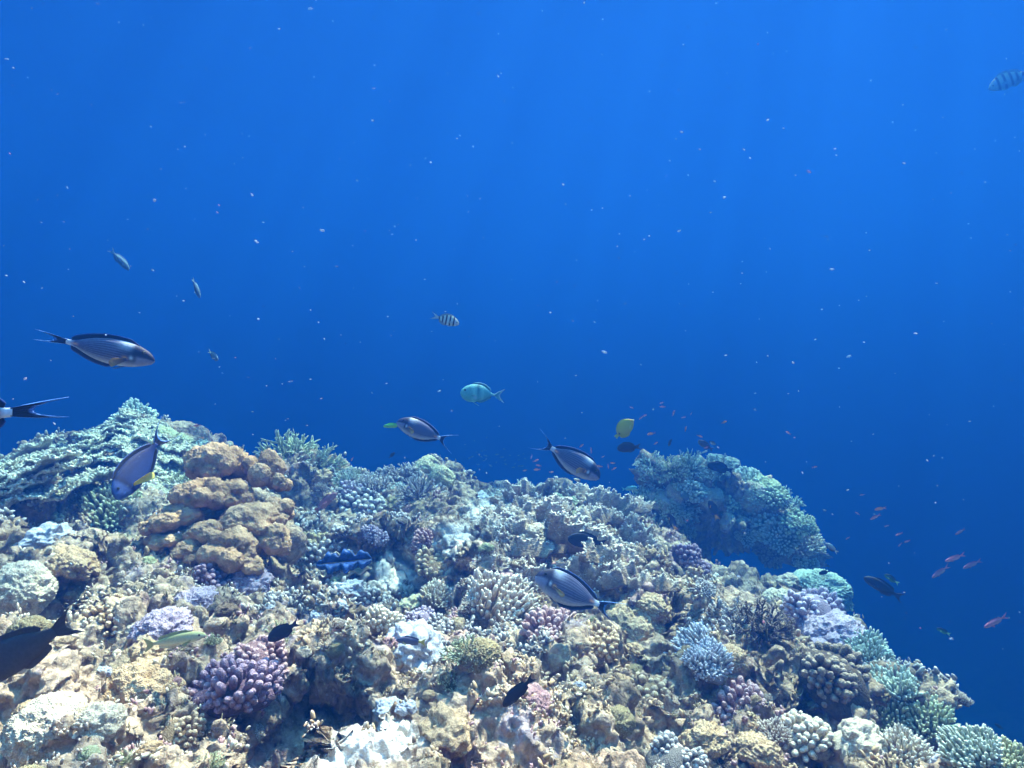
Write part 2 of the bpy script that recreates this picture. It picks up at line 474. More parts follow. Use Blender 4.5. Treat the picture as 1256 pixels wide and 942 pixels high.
def knob_colony(r, size=1.0, n=90, flat=0.75, fl=0.34, fr=0.085, upbias=0.25, wav=0.18, sides=7, sub=3):
    """short rounded fingers standing on a dome"""
    size_v = np.array([size, size, size * flat])
    d = hemi(n, r); d /= np.linalg.norm(d, axis=1, keepdims=True)
    lump = 1 + wav * noise3(d, 1.6, int(r.integers(999)))
    core = 0.74
    base = d * core * lump[:, None] * size_v
    ax = d / size_v + np.array([0, 0, upbias]) + r.standard_normal((n, 3)) * 0.12
    L = size * fl * (0.8 + 0.5 * r.random(n)) * lump; A = size * fr * (0.8 + 0.45 * r.random(n))
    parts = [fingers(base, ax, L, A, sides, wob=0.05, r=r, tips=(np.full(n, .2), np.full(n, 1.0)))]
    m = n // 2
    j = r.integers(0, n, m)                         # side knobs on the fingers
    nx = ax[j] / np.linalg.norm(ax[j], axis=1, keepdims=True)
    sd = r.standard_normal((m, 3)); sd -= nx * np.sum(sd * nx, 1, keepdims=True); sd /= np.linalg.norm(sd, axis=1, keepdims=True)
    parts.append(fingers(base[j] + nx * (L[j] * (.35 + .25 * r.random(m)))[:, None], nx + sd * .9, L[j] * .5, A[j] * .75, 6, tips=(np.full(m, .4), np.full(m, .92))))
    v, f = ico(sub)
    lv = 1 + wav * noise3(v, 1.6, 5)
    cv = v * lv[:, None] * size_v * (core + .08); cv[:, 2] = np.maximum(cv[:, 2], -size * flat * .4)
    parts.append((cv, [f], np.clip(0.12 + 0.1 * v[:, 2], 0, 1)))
    return join(parts)

def bush(r, size=1.0, n=46, depth=3, rad=0.045, spread=0.55, flat=0.8, zmin=0.0, sides=5, twig=1.0):
    """thicket of forking branches with pale twig tips"""
    d = hemi(n, r, zmin); d /= np.linalg.norm(d, axis=1, keepdims=True)
    B = d * np.array([1, 1, flat]) * size * 0.18
    A = d * np.array([1, 1, flat]); L = np.full(n, size * 0.42) * (.75 + .5 * r.random(n)); Rr = np.full(n, size * rad)
    parts = []
    for k in range(depth):
        t0, t1 = k / depth, (k + 1) / depth
        last = k == depth - 1
        prof = ((0, 1), (.5, .9), (.88, .62), (1, .15)) if last else ((0, 1), (1, .8))
        A = A / np.linalg.norm(A, axis=1, keepdims=True)
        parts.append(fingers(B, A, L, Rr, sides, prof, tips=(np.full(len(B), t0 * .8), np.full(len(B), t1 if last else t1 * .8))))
        if last: break
        nb = 3 if k else 2
        E = B + A * L[:, None]
        B2, A2, L2, R2 = [], [], [], []
        for c in range(nb):
            q = A + spread * r.standard_normal(A.shape) + np.array([0, 0, .18])
            B2.append(E - A * (L * (.35 * r.random(len(L)) if c else .05))[:, None]); A2.append(q)
            L2.append(L * (.50 + .22 * r.random(len(L))) * twig); R2.append(Rr * .74)
        B, A, L, Rr = map(np.concatenate, (B2, A2, L2, R2))
    v, f = ico(2)
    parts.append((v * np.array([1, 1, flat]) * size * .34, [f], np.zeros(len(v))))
    return join(parts)

def lobes(r, size=1.0, n=14, flat=0.8, lr=(.28, .5), sub=5, sharp=26, rough=0.02, tipmul=1.0, seats=None, floor=.30):
    """massive colony of swollen lobes: smooth union of balls seen from its own centre"""
    v, f = ico(sub)
    if seats is None:
        d = hemi(n, r, -0.1); d /= np.linalg.norm(d, axis=1, keepdims=True)
        c = d * (.62 + .16 * r.random(n))[:, None]; rad = lr[0] + (lr[1] - lr[0]) * r.random(n)
    else:
        c = np.array([s[:3] for s in seats], float); rad = np.array([s[3] for s in seats], float)
    out = np.full((len(v), len(c)), floor)
    for i in range(len(c)):
        b = v @ c[i]; disc = b * b - (c[i] @ c[i] - rad[i] ** 2)
        out[:, i] = np.where(disc > 0, b + np.sqrt(np.maximum(disc, 0)), floor)
    mx = out.max(1, keepdims=True)
    rr = (mx + np.log(np.exp((out - mx) * sharp).sum(1, keepdims=True)) / sharp)[:, 0]
    V = v * rr[:, None]
    V += v * (rough * fbm(V, 7, 3, int(r.integers(99))) + rough * .6 * fbm(V, 22, 2, 7))[:, None]
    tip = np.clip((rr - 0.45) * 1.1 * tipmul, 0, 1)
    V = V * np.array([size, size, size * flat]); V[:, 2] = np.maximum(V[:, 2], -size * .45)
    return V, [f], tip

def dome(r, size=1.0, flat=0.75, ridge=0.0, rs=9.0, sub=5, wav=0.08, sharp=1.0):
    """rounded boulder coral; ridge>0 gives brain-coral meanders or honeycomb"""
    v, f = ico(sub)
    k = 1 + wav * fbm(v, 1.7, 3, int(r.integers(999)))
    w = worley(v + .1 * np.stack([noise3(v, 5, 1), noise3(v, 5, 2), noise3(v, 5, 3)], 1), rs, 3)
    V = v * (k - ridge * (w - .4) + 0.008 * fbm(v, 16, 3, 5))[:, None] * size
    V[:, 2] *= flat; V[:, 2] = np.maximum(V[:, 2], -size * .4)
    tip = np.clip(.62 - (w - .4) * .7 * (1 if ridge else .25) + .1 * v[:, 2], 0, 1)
    return V, [f], tip

def shell_sheet(G, T, th):
    """closed thin sheet from a grid of points G (n,m,3), tip values T, thickness th (scalar or (n,m))"""
    n, m = G.shape[:2]
    nn = np.cross(np.gradient(G, axis=0), np.gradient(G, axis=1)); nn /= np.linalg.norm(nn, axis=2, keepdims=True) + 1e-9
    th = np.broadcast_to(th, (n, m))[..., None] * .5
    V = np.concatenate([(G + nn * th).reshape(-1, 3), (G - nn * th).reshape(-1, 3)])
    N = n * m; F = [grid_faces(n, m), grid_faces(n, m, N)[:, ::-1]]
    idx = np.arange(N).reshape(n, m)
    for e in (idx[0], idx[-1][::-1], idx[:, 0][::-1], idx[:, -1]):
        F.append(np.stack([e[:-1], e[1:], e[1:] + N, e[:-1] + N], 1)[:, ::-1])
    return V, [np.concatenate(F)], np.concatenate([T.ravel()] * 2)

def blade(r, width=1.0, height=0.5, frill=0.05, knob=0.035, curve=0.6, lean=0.3):
    """one upright wavy blade with a frilled, knobbly upper edge"""
    n, m = 64, 9
    t = np.linspace(-1, 1, n)[:, None]; s = np.linspace(0, 1, m)[None]
    ph = r.random(6) * 6.28
    hh = height * (1 - .55 * np.abs(t) ** 2.5) * (1 + .14 * np.sin(t * 9 + ph[0]) + .10 * np.sin(t * 23 + ph[1]))
    amp = frill * (0.4 + 1.6 * s ** 1.5)
    y = curve * width * .35 * (t ** 2) + amp * (np.sin(t * 7 + ph[2]) + .6 * np.sin(t * 17 + ph[3])) + lean * s * hh
    G = np.stack([width * .5 * t * (1 + .12 * s) + 0 * s, y, hh * s - .05 * height], -1)
    T = np.broadcast_to(.15 + .55 * s, (n, m))
    parts = [shell_sheet(G, T, (height * .075 * (1.15 - .7 * s)) + 0 * t)]
    e = G[:, -1]; k = n
    j = r.integers(0, n, int(n * 1.9))
    ax = np.stack([.45 * r.standard_normal(len(j)), .45 * r.standard_normal(len(j)) + lean, .9 + .2 * r.random(len(j))], 1)
    parts.append(fingers(e[j] - np.array([0, 0, .012]) + r.standard_normal((len(j), 3)) * .004, ax, knob * (1 + 1.0 * r.random(len(j))), knob * .42 * (.8 + .5 * r.random(len(j))), 6, tips=(np.full(len(j), .55), np.full(len(j), 1.0))))
    j2 = r.integers(0, n, n * 2); i2 = r.integers(3, m - 1, n * 2)          # pimples down the faces
    ax = np.stack([.3 * r.standard_normal(len(j2)), np.where(r.random(len(j2)) < .7, -1, 1), .5 + .3 * r.random(len(j2))], 1)
    parts.append(fingers(G[j2, i2], ax, knob * .9, knob * .33, 5, tips=(np.full(len(j2), .35), np.full(len(j2), .8))))
    return join(parts)

def plate(r, width=1.0, depth=0.6, cup=0.18, frill=0.04, ang=2.3):
    """fan-shaped plate growing outwards (towards -Y) from its back edge, with wavy rim"""
    n, m = 60, 12
    a = np.linspace(-ang / 2, ang / 2, n)[:, None]; s = np.linspace(0.05, 1, m)[None]
    ph = r.random(6) * 6.28
    rim = 1 + .10 * np.sin(a * 5 + ph[0]) + .07 * np.sin(a * 13 + ph[1]) + .05 * np.sin(a * 29 + ph[4])
    rad = s * rim
    z = cup * s ** 1.8 + frill * s ** 2 * (np.sin(a * 6 + ph[2]) + .7 * np.sin(a * 15 + ph[3])) - .02 * np.sin(s * 20)
    G = np.stack([width * .62 * rad * np.sin(a), -depth * rad * np.cos(a), z * depth + 0 * a], -1)
    T = np.broadcast_to(.1 + .55 * s ** 3 + .35 * (s > .93), (n, m))
    parts = [shell_sheet(G, T, depth * .07 * (1.3 - .8 * s) + 0 * a)]
    j = r.integers(0, n, n); e = G[j, -1]
    out = e.copy(); out[:, 2] = 0; out /= np.linalg.norm(out, axis=1, keepdims=True)
    parts.append(fingers(e - out * .01, out + np.array([0, 0, .7]) + .3 * r.standard_normal(out.shape), depth * .09 * (.6 + .8 * r.random(n)), depth * .035, 5, tips=(np.full(n, .7), np.full(n, 1.0))))
    j = r.integers(2, n - 2, 150); i = r.integers(2, m, 150)                # bumps over the upper face
    parts.append(fingers(G[j, i], np.array([[0, 0, 1.0]]) + .4 * r.standard_normal((150, 3)), depth * .07 * (.5 + r.random(150)), depth * .035, 5, tips=(np.full(150, .25), np.full(150, .75))))
    return join(parts)

# ------------------------------------------------------------------ coral colours
CM = {
 'tan':    coral_mat('tan_coral', (.42, .29, .165), (.66, .52, .35)),
 'brown':  coral_mat('golden_brown_coral', (.38, .225, .12), (.58, .38, .225), (.17, .11, .06), pol=95, bump=.6, mott=.65),
 'cream':  coral_mat('cream_coral', (.50, .42, .30), (.80, .74, .62)),
 'white':  coral_mat('white_tipped_coral', (.36, .26, .18), (.90, .82, .70), (.15, .10, .07)),
 'pink':   coral_mat('pink_coral', (.36, .21, .215), (.60, .42, .40), (.17, .10, .10)),
 'lilac':  coral_mat('lilac_coral', (.34, .27, .34), (.60, .52, .60), (.17, .13, .17)),
 'purple': coral_mat('purple_coral', (.20, .125, .175), (.39, .285, .355), (.09, .06, .08)),
 'grey':   coral_mat('grey_coral', (.26, .235, .21), (.66, .63, .60), (.10, .09, .085)),
 'green':  coral_mat('pale_green_coral', (.34, .36, .20), (.66, .70, .48), (.15, .16, .09)),
 'teal':   coral_mat('blue_green_coral', (.32, .38, .30), (.70, .78, .66), (.12, .16, .13)),
 'yellow': coral_mat('yellowish_coral', (.50, .45, .26), (.68, .62, .42), pol=30, bump=.4, mott=.35),
 'bluish': coral_mat('bluish_white_coral', (.36, .375, .42), (.66, .68, .73), pol=30, bump=.4, mott=.4),
 'olive':  coral_mat('olive_coral', (.26, .21, .11), (.48, .41, .25), (.10, .085, .045)),
 'dark':   coral_mat('dark_brown_coral', (.13, .10, .075), (.36, .29, .22), (.05, .04, .03)),
 'plate':  coral_mat('ridged_plate_coral', (.44, .43, .31), (.84, .82, .66), (.24, .23, .17), pol=60, mott=.4),
 'rock':   REEF,
}

def frame(nrm, spin, up=0.5):
    """matrix: z towards a blend of surface normal and straight up, spun about it"""
    z = (Vector(nrm) * (1 - up) + Vector((0, 0, 1)) * up).normalized()
    x = Vector((math.cos(spin), math.sin(spin), 0)); x = (x - z * x.dot(z)).normalized()
    return Matrix((x, z.cross(x), z)).transposed().to_4x4()

LANDMARKS = []     # (short name, world position) of the corals that can serve to point at others
def coral_mesh(name, geo):
    return mesh_np(name, geo[0], geo[1], {'tip': geo[2]})

def place(name, geo, mat, px, py, label, short=None, sink=0.25, up=0.55, spin=None, cat='coral', group=None, bvh=None, pxr=None, at=None, cap=1.3):
    """stands a unit-sized shape on the reef where the sight line through the pixel meets it; pxr = radius in photo pixels"""
    if at is None:
        h = ray(px, py, bvh)
        if h is None: return None
        p, nn = h
    else: p, nn = Vector(at[0]), Vector(at[1])
    s = min(pxr / FPX * p.y, cap)
    M = frame(nn, random.uniform(-math.pi, math.pi) if spin is None else spin, up)
    o = obj(name, geo if isinstance(geo, bpy.types.Mesh) else coral_mesh(name, geo), mat)
    o.matrix_world = Matrix.Translation(p - M.to_3x3().col[2] * s * sink) @ M @ Matrix.Diagonal((s, s, s, 1))
    tag(o, label, cat, group)
    if short: LANDMARKS.append((short, p.copy()))
    return o
def rg(k): return np.random.default_rng(k)

# --- golden brown lobed colony, left of centre: root with one mesh per lobe mass
def brown_colony():
    base = ray(275, 668)[0]
    root = tag(empty('lobed_coral', base), 'big golden brown coral of swollen rounded lobes, left of the blue giant clam', 'coral')
    LANDMARKS.append(('the big golden brown lobed coral', base.copy()))
    LB = [(264, 560, 40, .18, .72, 6), (243, 600, 33, .00, .70, 6), (284, 598, 30, .10, .62, 7), (327, 566, 28, .24, .9, 3), (352, 586, 15, .20, .8, 4),
          (212, 628, 32, -.06, .55, 8), (258, 646, 26, -.10, .55, 9), (312, 628, 40, .02, .48, 9), (350, 622, 22, .10, .7, 6), (336, 662, 27, -.04, .8, 6),
          (196, 656, 24, -.12, .5, 8), (232, 672, 26, -.16, .5, 9), (282, 672, 34, -.16, .72, 8), (176, 640, 18, -.10, .5, 6), (308, 692, 20, -.18, .6, 7)]
    for i, (px, py, rp, dy, fl, n) in enumerate(LB):
        px, py, rp = 266 + (px - 266) * .88, 690 + (py - 690) * .93, rp * .88
        Y = base.y + dy + 0.10
        s = rp / FPX * Y
        g = lobes(rg(100 + i), s * 1.04, n + 5, 0.95 * fl / .7, (.28, .54), 5, 18, .11)
        o = obj('lobe', coral_mesh('lobe', g), CM['brown'], root, Vector(wp(px, py + rp * .30, Y)) - base)
        o.rotation_euler.z = i * 1.3
    g = lobes(rg(177), .30, 9, .9, (.4, .55), 5, 18, .08)
    o = obj('base', coral_mesh('base', g), CM['rock'], root, Vector((-.08, .36, -.10)))
    o.scale = (1.0, .6, .85)
brown_colony()

# --- stack of overlapping plates on the rise at the far left
def plate_mound():
    base = ray(95, 600)[0]
    root = tag(empty('plate_coral', base), 'wide mound of overlapping wavy coral plates rising at the far left', 'coral')
    LANDMARKS.append(('the mound of wavy plates', base.copy()))
    me = [coral_mesh('plate', plate(rg(200 + i), 1, .62, .06 + .04 * (i % 3), .055)) for i in range(6)]
    spots = []
    rows = [(k, [x + random.uniform(-9, 9) for x in range(-20 + (k % 2) * 16, 226, 31)]) for k in range(8)]
    for k, xs in rows:
        for x in xs:
            y = 494 + max(0, 165 - x) * .40 + max(0, x - 180) * .9 + k * (11 - .02 * max(0, 165 - x))
            h = ray(x, y + 14 + random.uniform(-4, 4)) or ray(x, y + 30)
            if h is None: continue
            p = h[0]
            o = obj('plate', random.choice(me), CM['teal'] if random.random() < .55 else CM['cream'], root)
            o.data.materials.clear(); o.data.materials.append(CM['plate'])
            w = random.uniform(.24, .42)
            o.scale = (w, w * random.uniform(.75, 1.0), w)
            o.location = p - base + Vector((0, .07, .02 + .04 * random.random()))
            o.rotation_euler = (random.uniform(.05, .45), random.uniform(-.1, .1) + (-.34 if x < 160 else .3), random.uniform(-.7, .5))
plate_mound()

# --- frilled blade coral right of centre
def blade_mound():
    base = ray(690, 690)[0]
    root = tag(empty('blade_coral', base), 'wide bank of upright frilled coral blades with pale knobbly edges, right of centre', 'coral')
    LANDMARKS.append(('the bank of frilled blades', base.copy()))
    me = [coral_mesh('blade', blade(rg(300 + i))) for i in range(7)]
    for m_ in me: m_.materials.append(CM['grey'] if False else CM['white'])
    k = 0
    for y, x0, x1, st in ((600, 640, 758, 30), (610, 630, 772, 30), (622, 618, 784, 30), (634, 610, 780, 30), (646, 606, 776, 32), (658, 606, 770, 32), (670, 610, 780, 32), (682, 616, 786, 34), (694, 624, 790, 34), (706, 640, 795, 36), (718, 690, 800, 36)):
        x = x0
        while x < x1:
            h = ray(x + random.uniform(-9, 9), y + random.uniform(-5, 5)); x += st
            if h is None: continue
            if 688 < x - st < 728 and 618 < y < 650: continue
            o = obj('blade', me[k % 7], None, root); k += 1
            w = random.uniform(.20, .38)
            o.scale = (w, w, w * random.uniform(.5, .85))
            o.location = h[0] - base - Vector((0, 0, .02))
            o.rotation_euler = (random.uniform(-.5, .35), random.uniform(-.35, .35), random.uniform(-1.1, 1.1))
blade_mound()

# --- the overhanging coral head on the right, with its own growth standing on it
def bommie():
    c = Vector(wp(893, 635, 5.35))
    root = tag(empty('coral_head', c), 'large dark overhanging reef head crowned with coral, right of centre', 'rock')
    seats = [(-.80, .05, .52, .13), (-.70, .05, .40, .17), (-.48, 0, .30, .26), (-.20, .0, .24, .27), (.08, 0, .10, .27), (.36, -.05, -.05, .25), (.60, -.08, -.24, .21), (.80, -.08, -.40, .14),
             (-.66, .0, .06, .26), (-.54, .08, -.24, .26), (-.20, .22, -.10, .24), (.12, .15, -.10, .20), (.48, .05, -.34, .16)]
    g = lobes(rg(401), .80, 0, 1.0, sub=6, sharp=30, rough=.20, seats=seats, floor=.16)
    o = obj('rock_body', coral_mesh('rock_body', g), CM['rock'], root)
    g2 = lobes(rg(402), .34, 10, 1.5, (.35, .5), 5, 16, .09)
    o2 = obj('rock_foot', coral_mesh('rock_foot', g2), CM['rock'], root, Vector((-.46, .12, -.50)))
    bpy.context.view_layer.update()
    V = np.concatenate([g[0] + np.array(c), g2[0] + np.array(c) + np.array((-.46, .12, -.50))])
    F = np.concatenate([g[1][0], g2[1][0] + len(g[0])])
    return BVHTree.FromPolygons([Vector(v) for v in V.tolist()], F.tolist()), c
BOM, BOMC = bommie()
LANDMARKS.append(('the overhanging reef head', BOMC.copy()))

PROTO = {
 'bush':  [coral_mesh('bush_coral', bush(rg(500 + i), 1.0, 34, 4, .05, .6)) for i in range(3)],
 'twig':  [coral_mesh('twig_coral', bush(rg(510 + i), 1.0, 60, 3, .045, .45, .6)) for i in range(3)],
 'knob':  [coral_mesh('knob_coral', knob_colony(rg(520 + i), 1.0, 60 + 28 * i, .55 + .06 * (i % 4), .20 + .03 * (i % 3), .115 - .008 * i, .25, .35)) for i in range(7)],
 'finger':[coral_mesh('finger_coral', knob_colony(rg(530 + i), 1.0, 170, .55, .30, .056, .7, .3)) for i in range(3)],
 'lobe':  [coral_mesh('lobe_coral', lobes(rg(540 + i), 1.0, 26 + 8 * i, .7, (.20, .36), 6, 34, .12)) for i in range(3)],
 'brain': [coral_mesh('brain_coral', dome(rg(550 + i), .9, .75, .20, 8 + 3 * i, sub=6, wav=.25)) for i in range(3)],
 'boulder':[coral_mesh('boulder_coral', dome(rg(560 + i), .9, .7, 0.05, 14, sub=6, wav=.55)) for i in range(3)],
}
_pm = {}
def pmesh(kind, i, mat):
    """the same shape with another colour shares its points through a mesh copy"""
    k = (kind, i % len(PROTO[kind]), mat)
    if k not in _pm:
        m_ = PROTO[kind][k[1]].copy(); m_.materials.clear(); m_.materials.append(CM[mat]); _pm[k] = m_
    return _pm[k]

NOUN = {'bush': 'bush_coral', 'twig': 'twig_coral', 'knob': 'knob_coral', 'finger': 'finger_coral', 'lobe': 'lobed_coral', 'brain': 'brain_coral', 'boulder': 'boulder_coral'}
def hero(kind, i, mat, px, py, pxr, label, short=None, **kw):
    return place(NOUN[kind], pmesh(kind, i, mat), None, px, py, label, short, pxr=pxr, **kw)

# growth on the overhanging head
BG = [(800, 575, 24, 'bush', 'teal', 'pale spiky coral bush forming the upper left tip of the overhanging reef head'),
      (826, 578, 22, 'bush', 'green', 'greenish branching coral just right of the spiky tip on the overhanging head'),
      (850, 572, 26, 'twig', 'teal', 'twiggy coral on the crest of the overhanging reef head, below the two small dark fish'),
      (880, 580, 24, 'bush', 'teal', 'coral bush on the crest of the overhanging head, left of its dark hollow'),
      (912, 590, 26, 'knob', 'teal', 'knobbly blue green coral on the upper middle of the overhanging reef head'),
      (940, 605, 28, 'lobe', 'green', 'pale lumpy coral on the upper right shoulder of the overhanging reef head'),
      (962, 622, 24, 'bush', 'teal', 'coral bush halfway down the right flank of the overhanging reef head'),
      (985, 662, 26, 'finger', 'cream', 'bright finger coral at the right nose of the overhanging reef head'),
      (958, 655, 26, 'finger', 'teal', 'blue green finger coral next to the right nose of the overhanging head'),
      (930, 640, 22, 'knob', 'teal', 'knob coral on the middle of the right flank of the overhanging head'),
      (900, 622, 20, 'knob', 'green', 'small pale green coral in the middle of the overhanging head'),
      (812, 602, 24, 'twig', 'teal', 'twiggy coral below the spiky tip of the overhanging reef head'),
      (805, 628, 27, 'bush', 'green', 'wide greenish coral bush on the left flank of the overhanging head'),
      (838, 622, 24, 'bush', 'teal', 'coral bush on the left flank beside the dark fish with orange tail'),
      (832, 648, 22, 'twig', 'green', 'twig coral low on the left flank of the overhanging reef head'),
      (788, 612, 22, 'twig', 'teal', 'outermost twig coral on the left edge of the overhanging reef head'),
      (850, 600, 20, 'knob', 'teal', 'knob coral in the left hollow of the overhanging reef head'),
      (872, 607, 17, 'brain', 'cream', 'small pale round coral near the centre of the overhanging reef head'),
      (925, 612, 18, 'bush', 'teal', 'small coral bush between two lumpy corals on the overhanging head'),
      (945, 678, 20, 'knob', 'olive', 'dark olive coral hanging under the right flank of the overhanging head'),
      (915, 655, 15, 'knob', 'teal', 'small knob coral above the blue gap under the overhanging head'),
      (975, 640, 20, 'knob', 'green', 'pale green knob coral just above the right nose of the overhanging head'),
      (890, 640, 13, 'boulder', 'cream', 'tiny pale boulder coral low in the middle of the overhanging head')]
for i, (px, py, pr, kd, mt, lb) in enumerate(BG):
    hero(kd, i, mt, px, py, pr * 1.0, lb, bvh=BOM, up=.35, sink=.2, group='corals growing on the overhanging reef head')

S_b = rg(606); k_ = 0
for t_ in range(400):
    q = ray(S_b.uniform(780, 1010), S_b.uniform(548, 690), BOM)
    if q is None or q[1].z < -.25 or k_ >= 46: continue
    kd, mt = [('bush', 'teal'), ('lobe', 'teal'), ('knob', 'green'), ('boulder', 'cream'), ('knob', 'teal'), ('lobe', 'cream'), ('brain', 'cream')][int(S_b.integers(7))]
    place(NOUN[kd], pmesh(kd, int(S_b.integers(9)), mt), None, 0, 0, 'small pale coral tuft among many covering the overhanging reef head', pxr=float(S_b.choice([6, 8, 10, 14, 19])), at=q, sink=.1, up=.35, group='small tufts covering the overhanging reef head'); k_ += 1

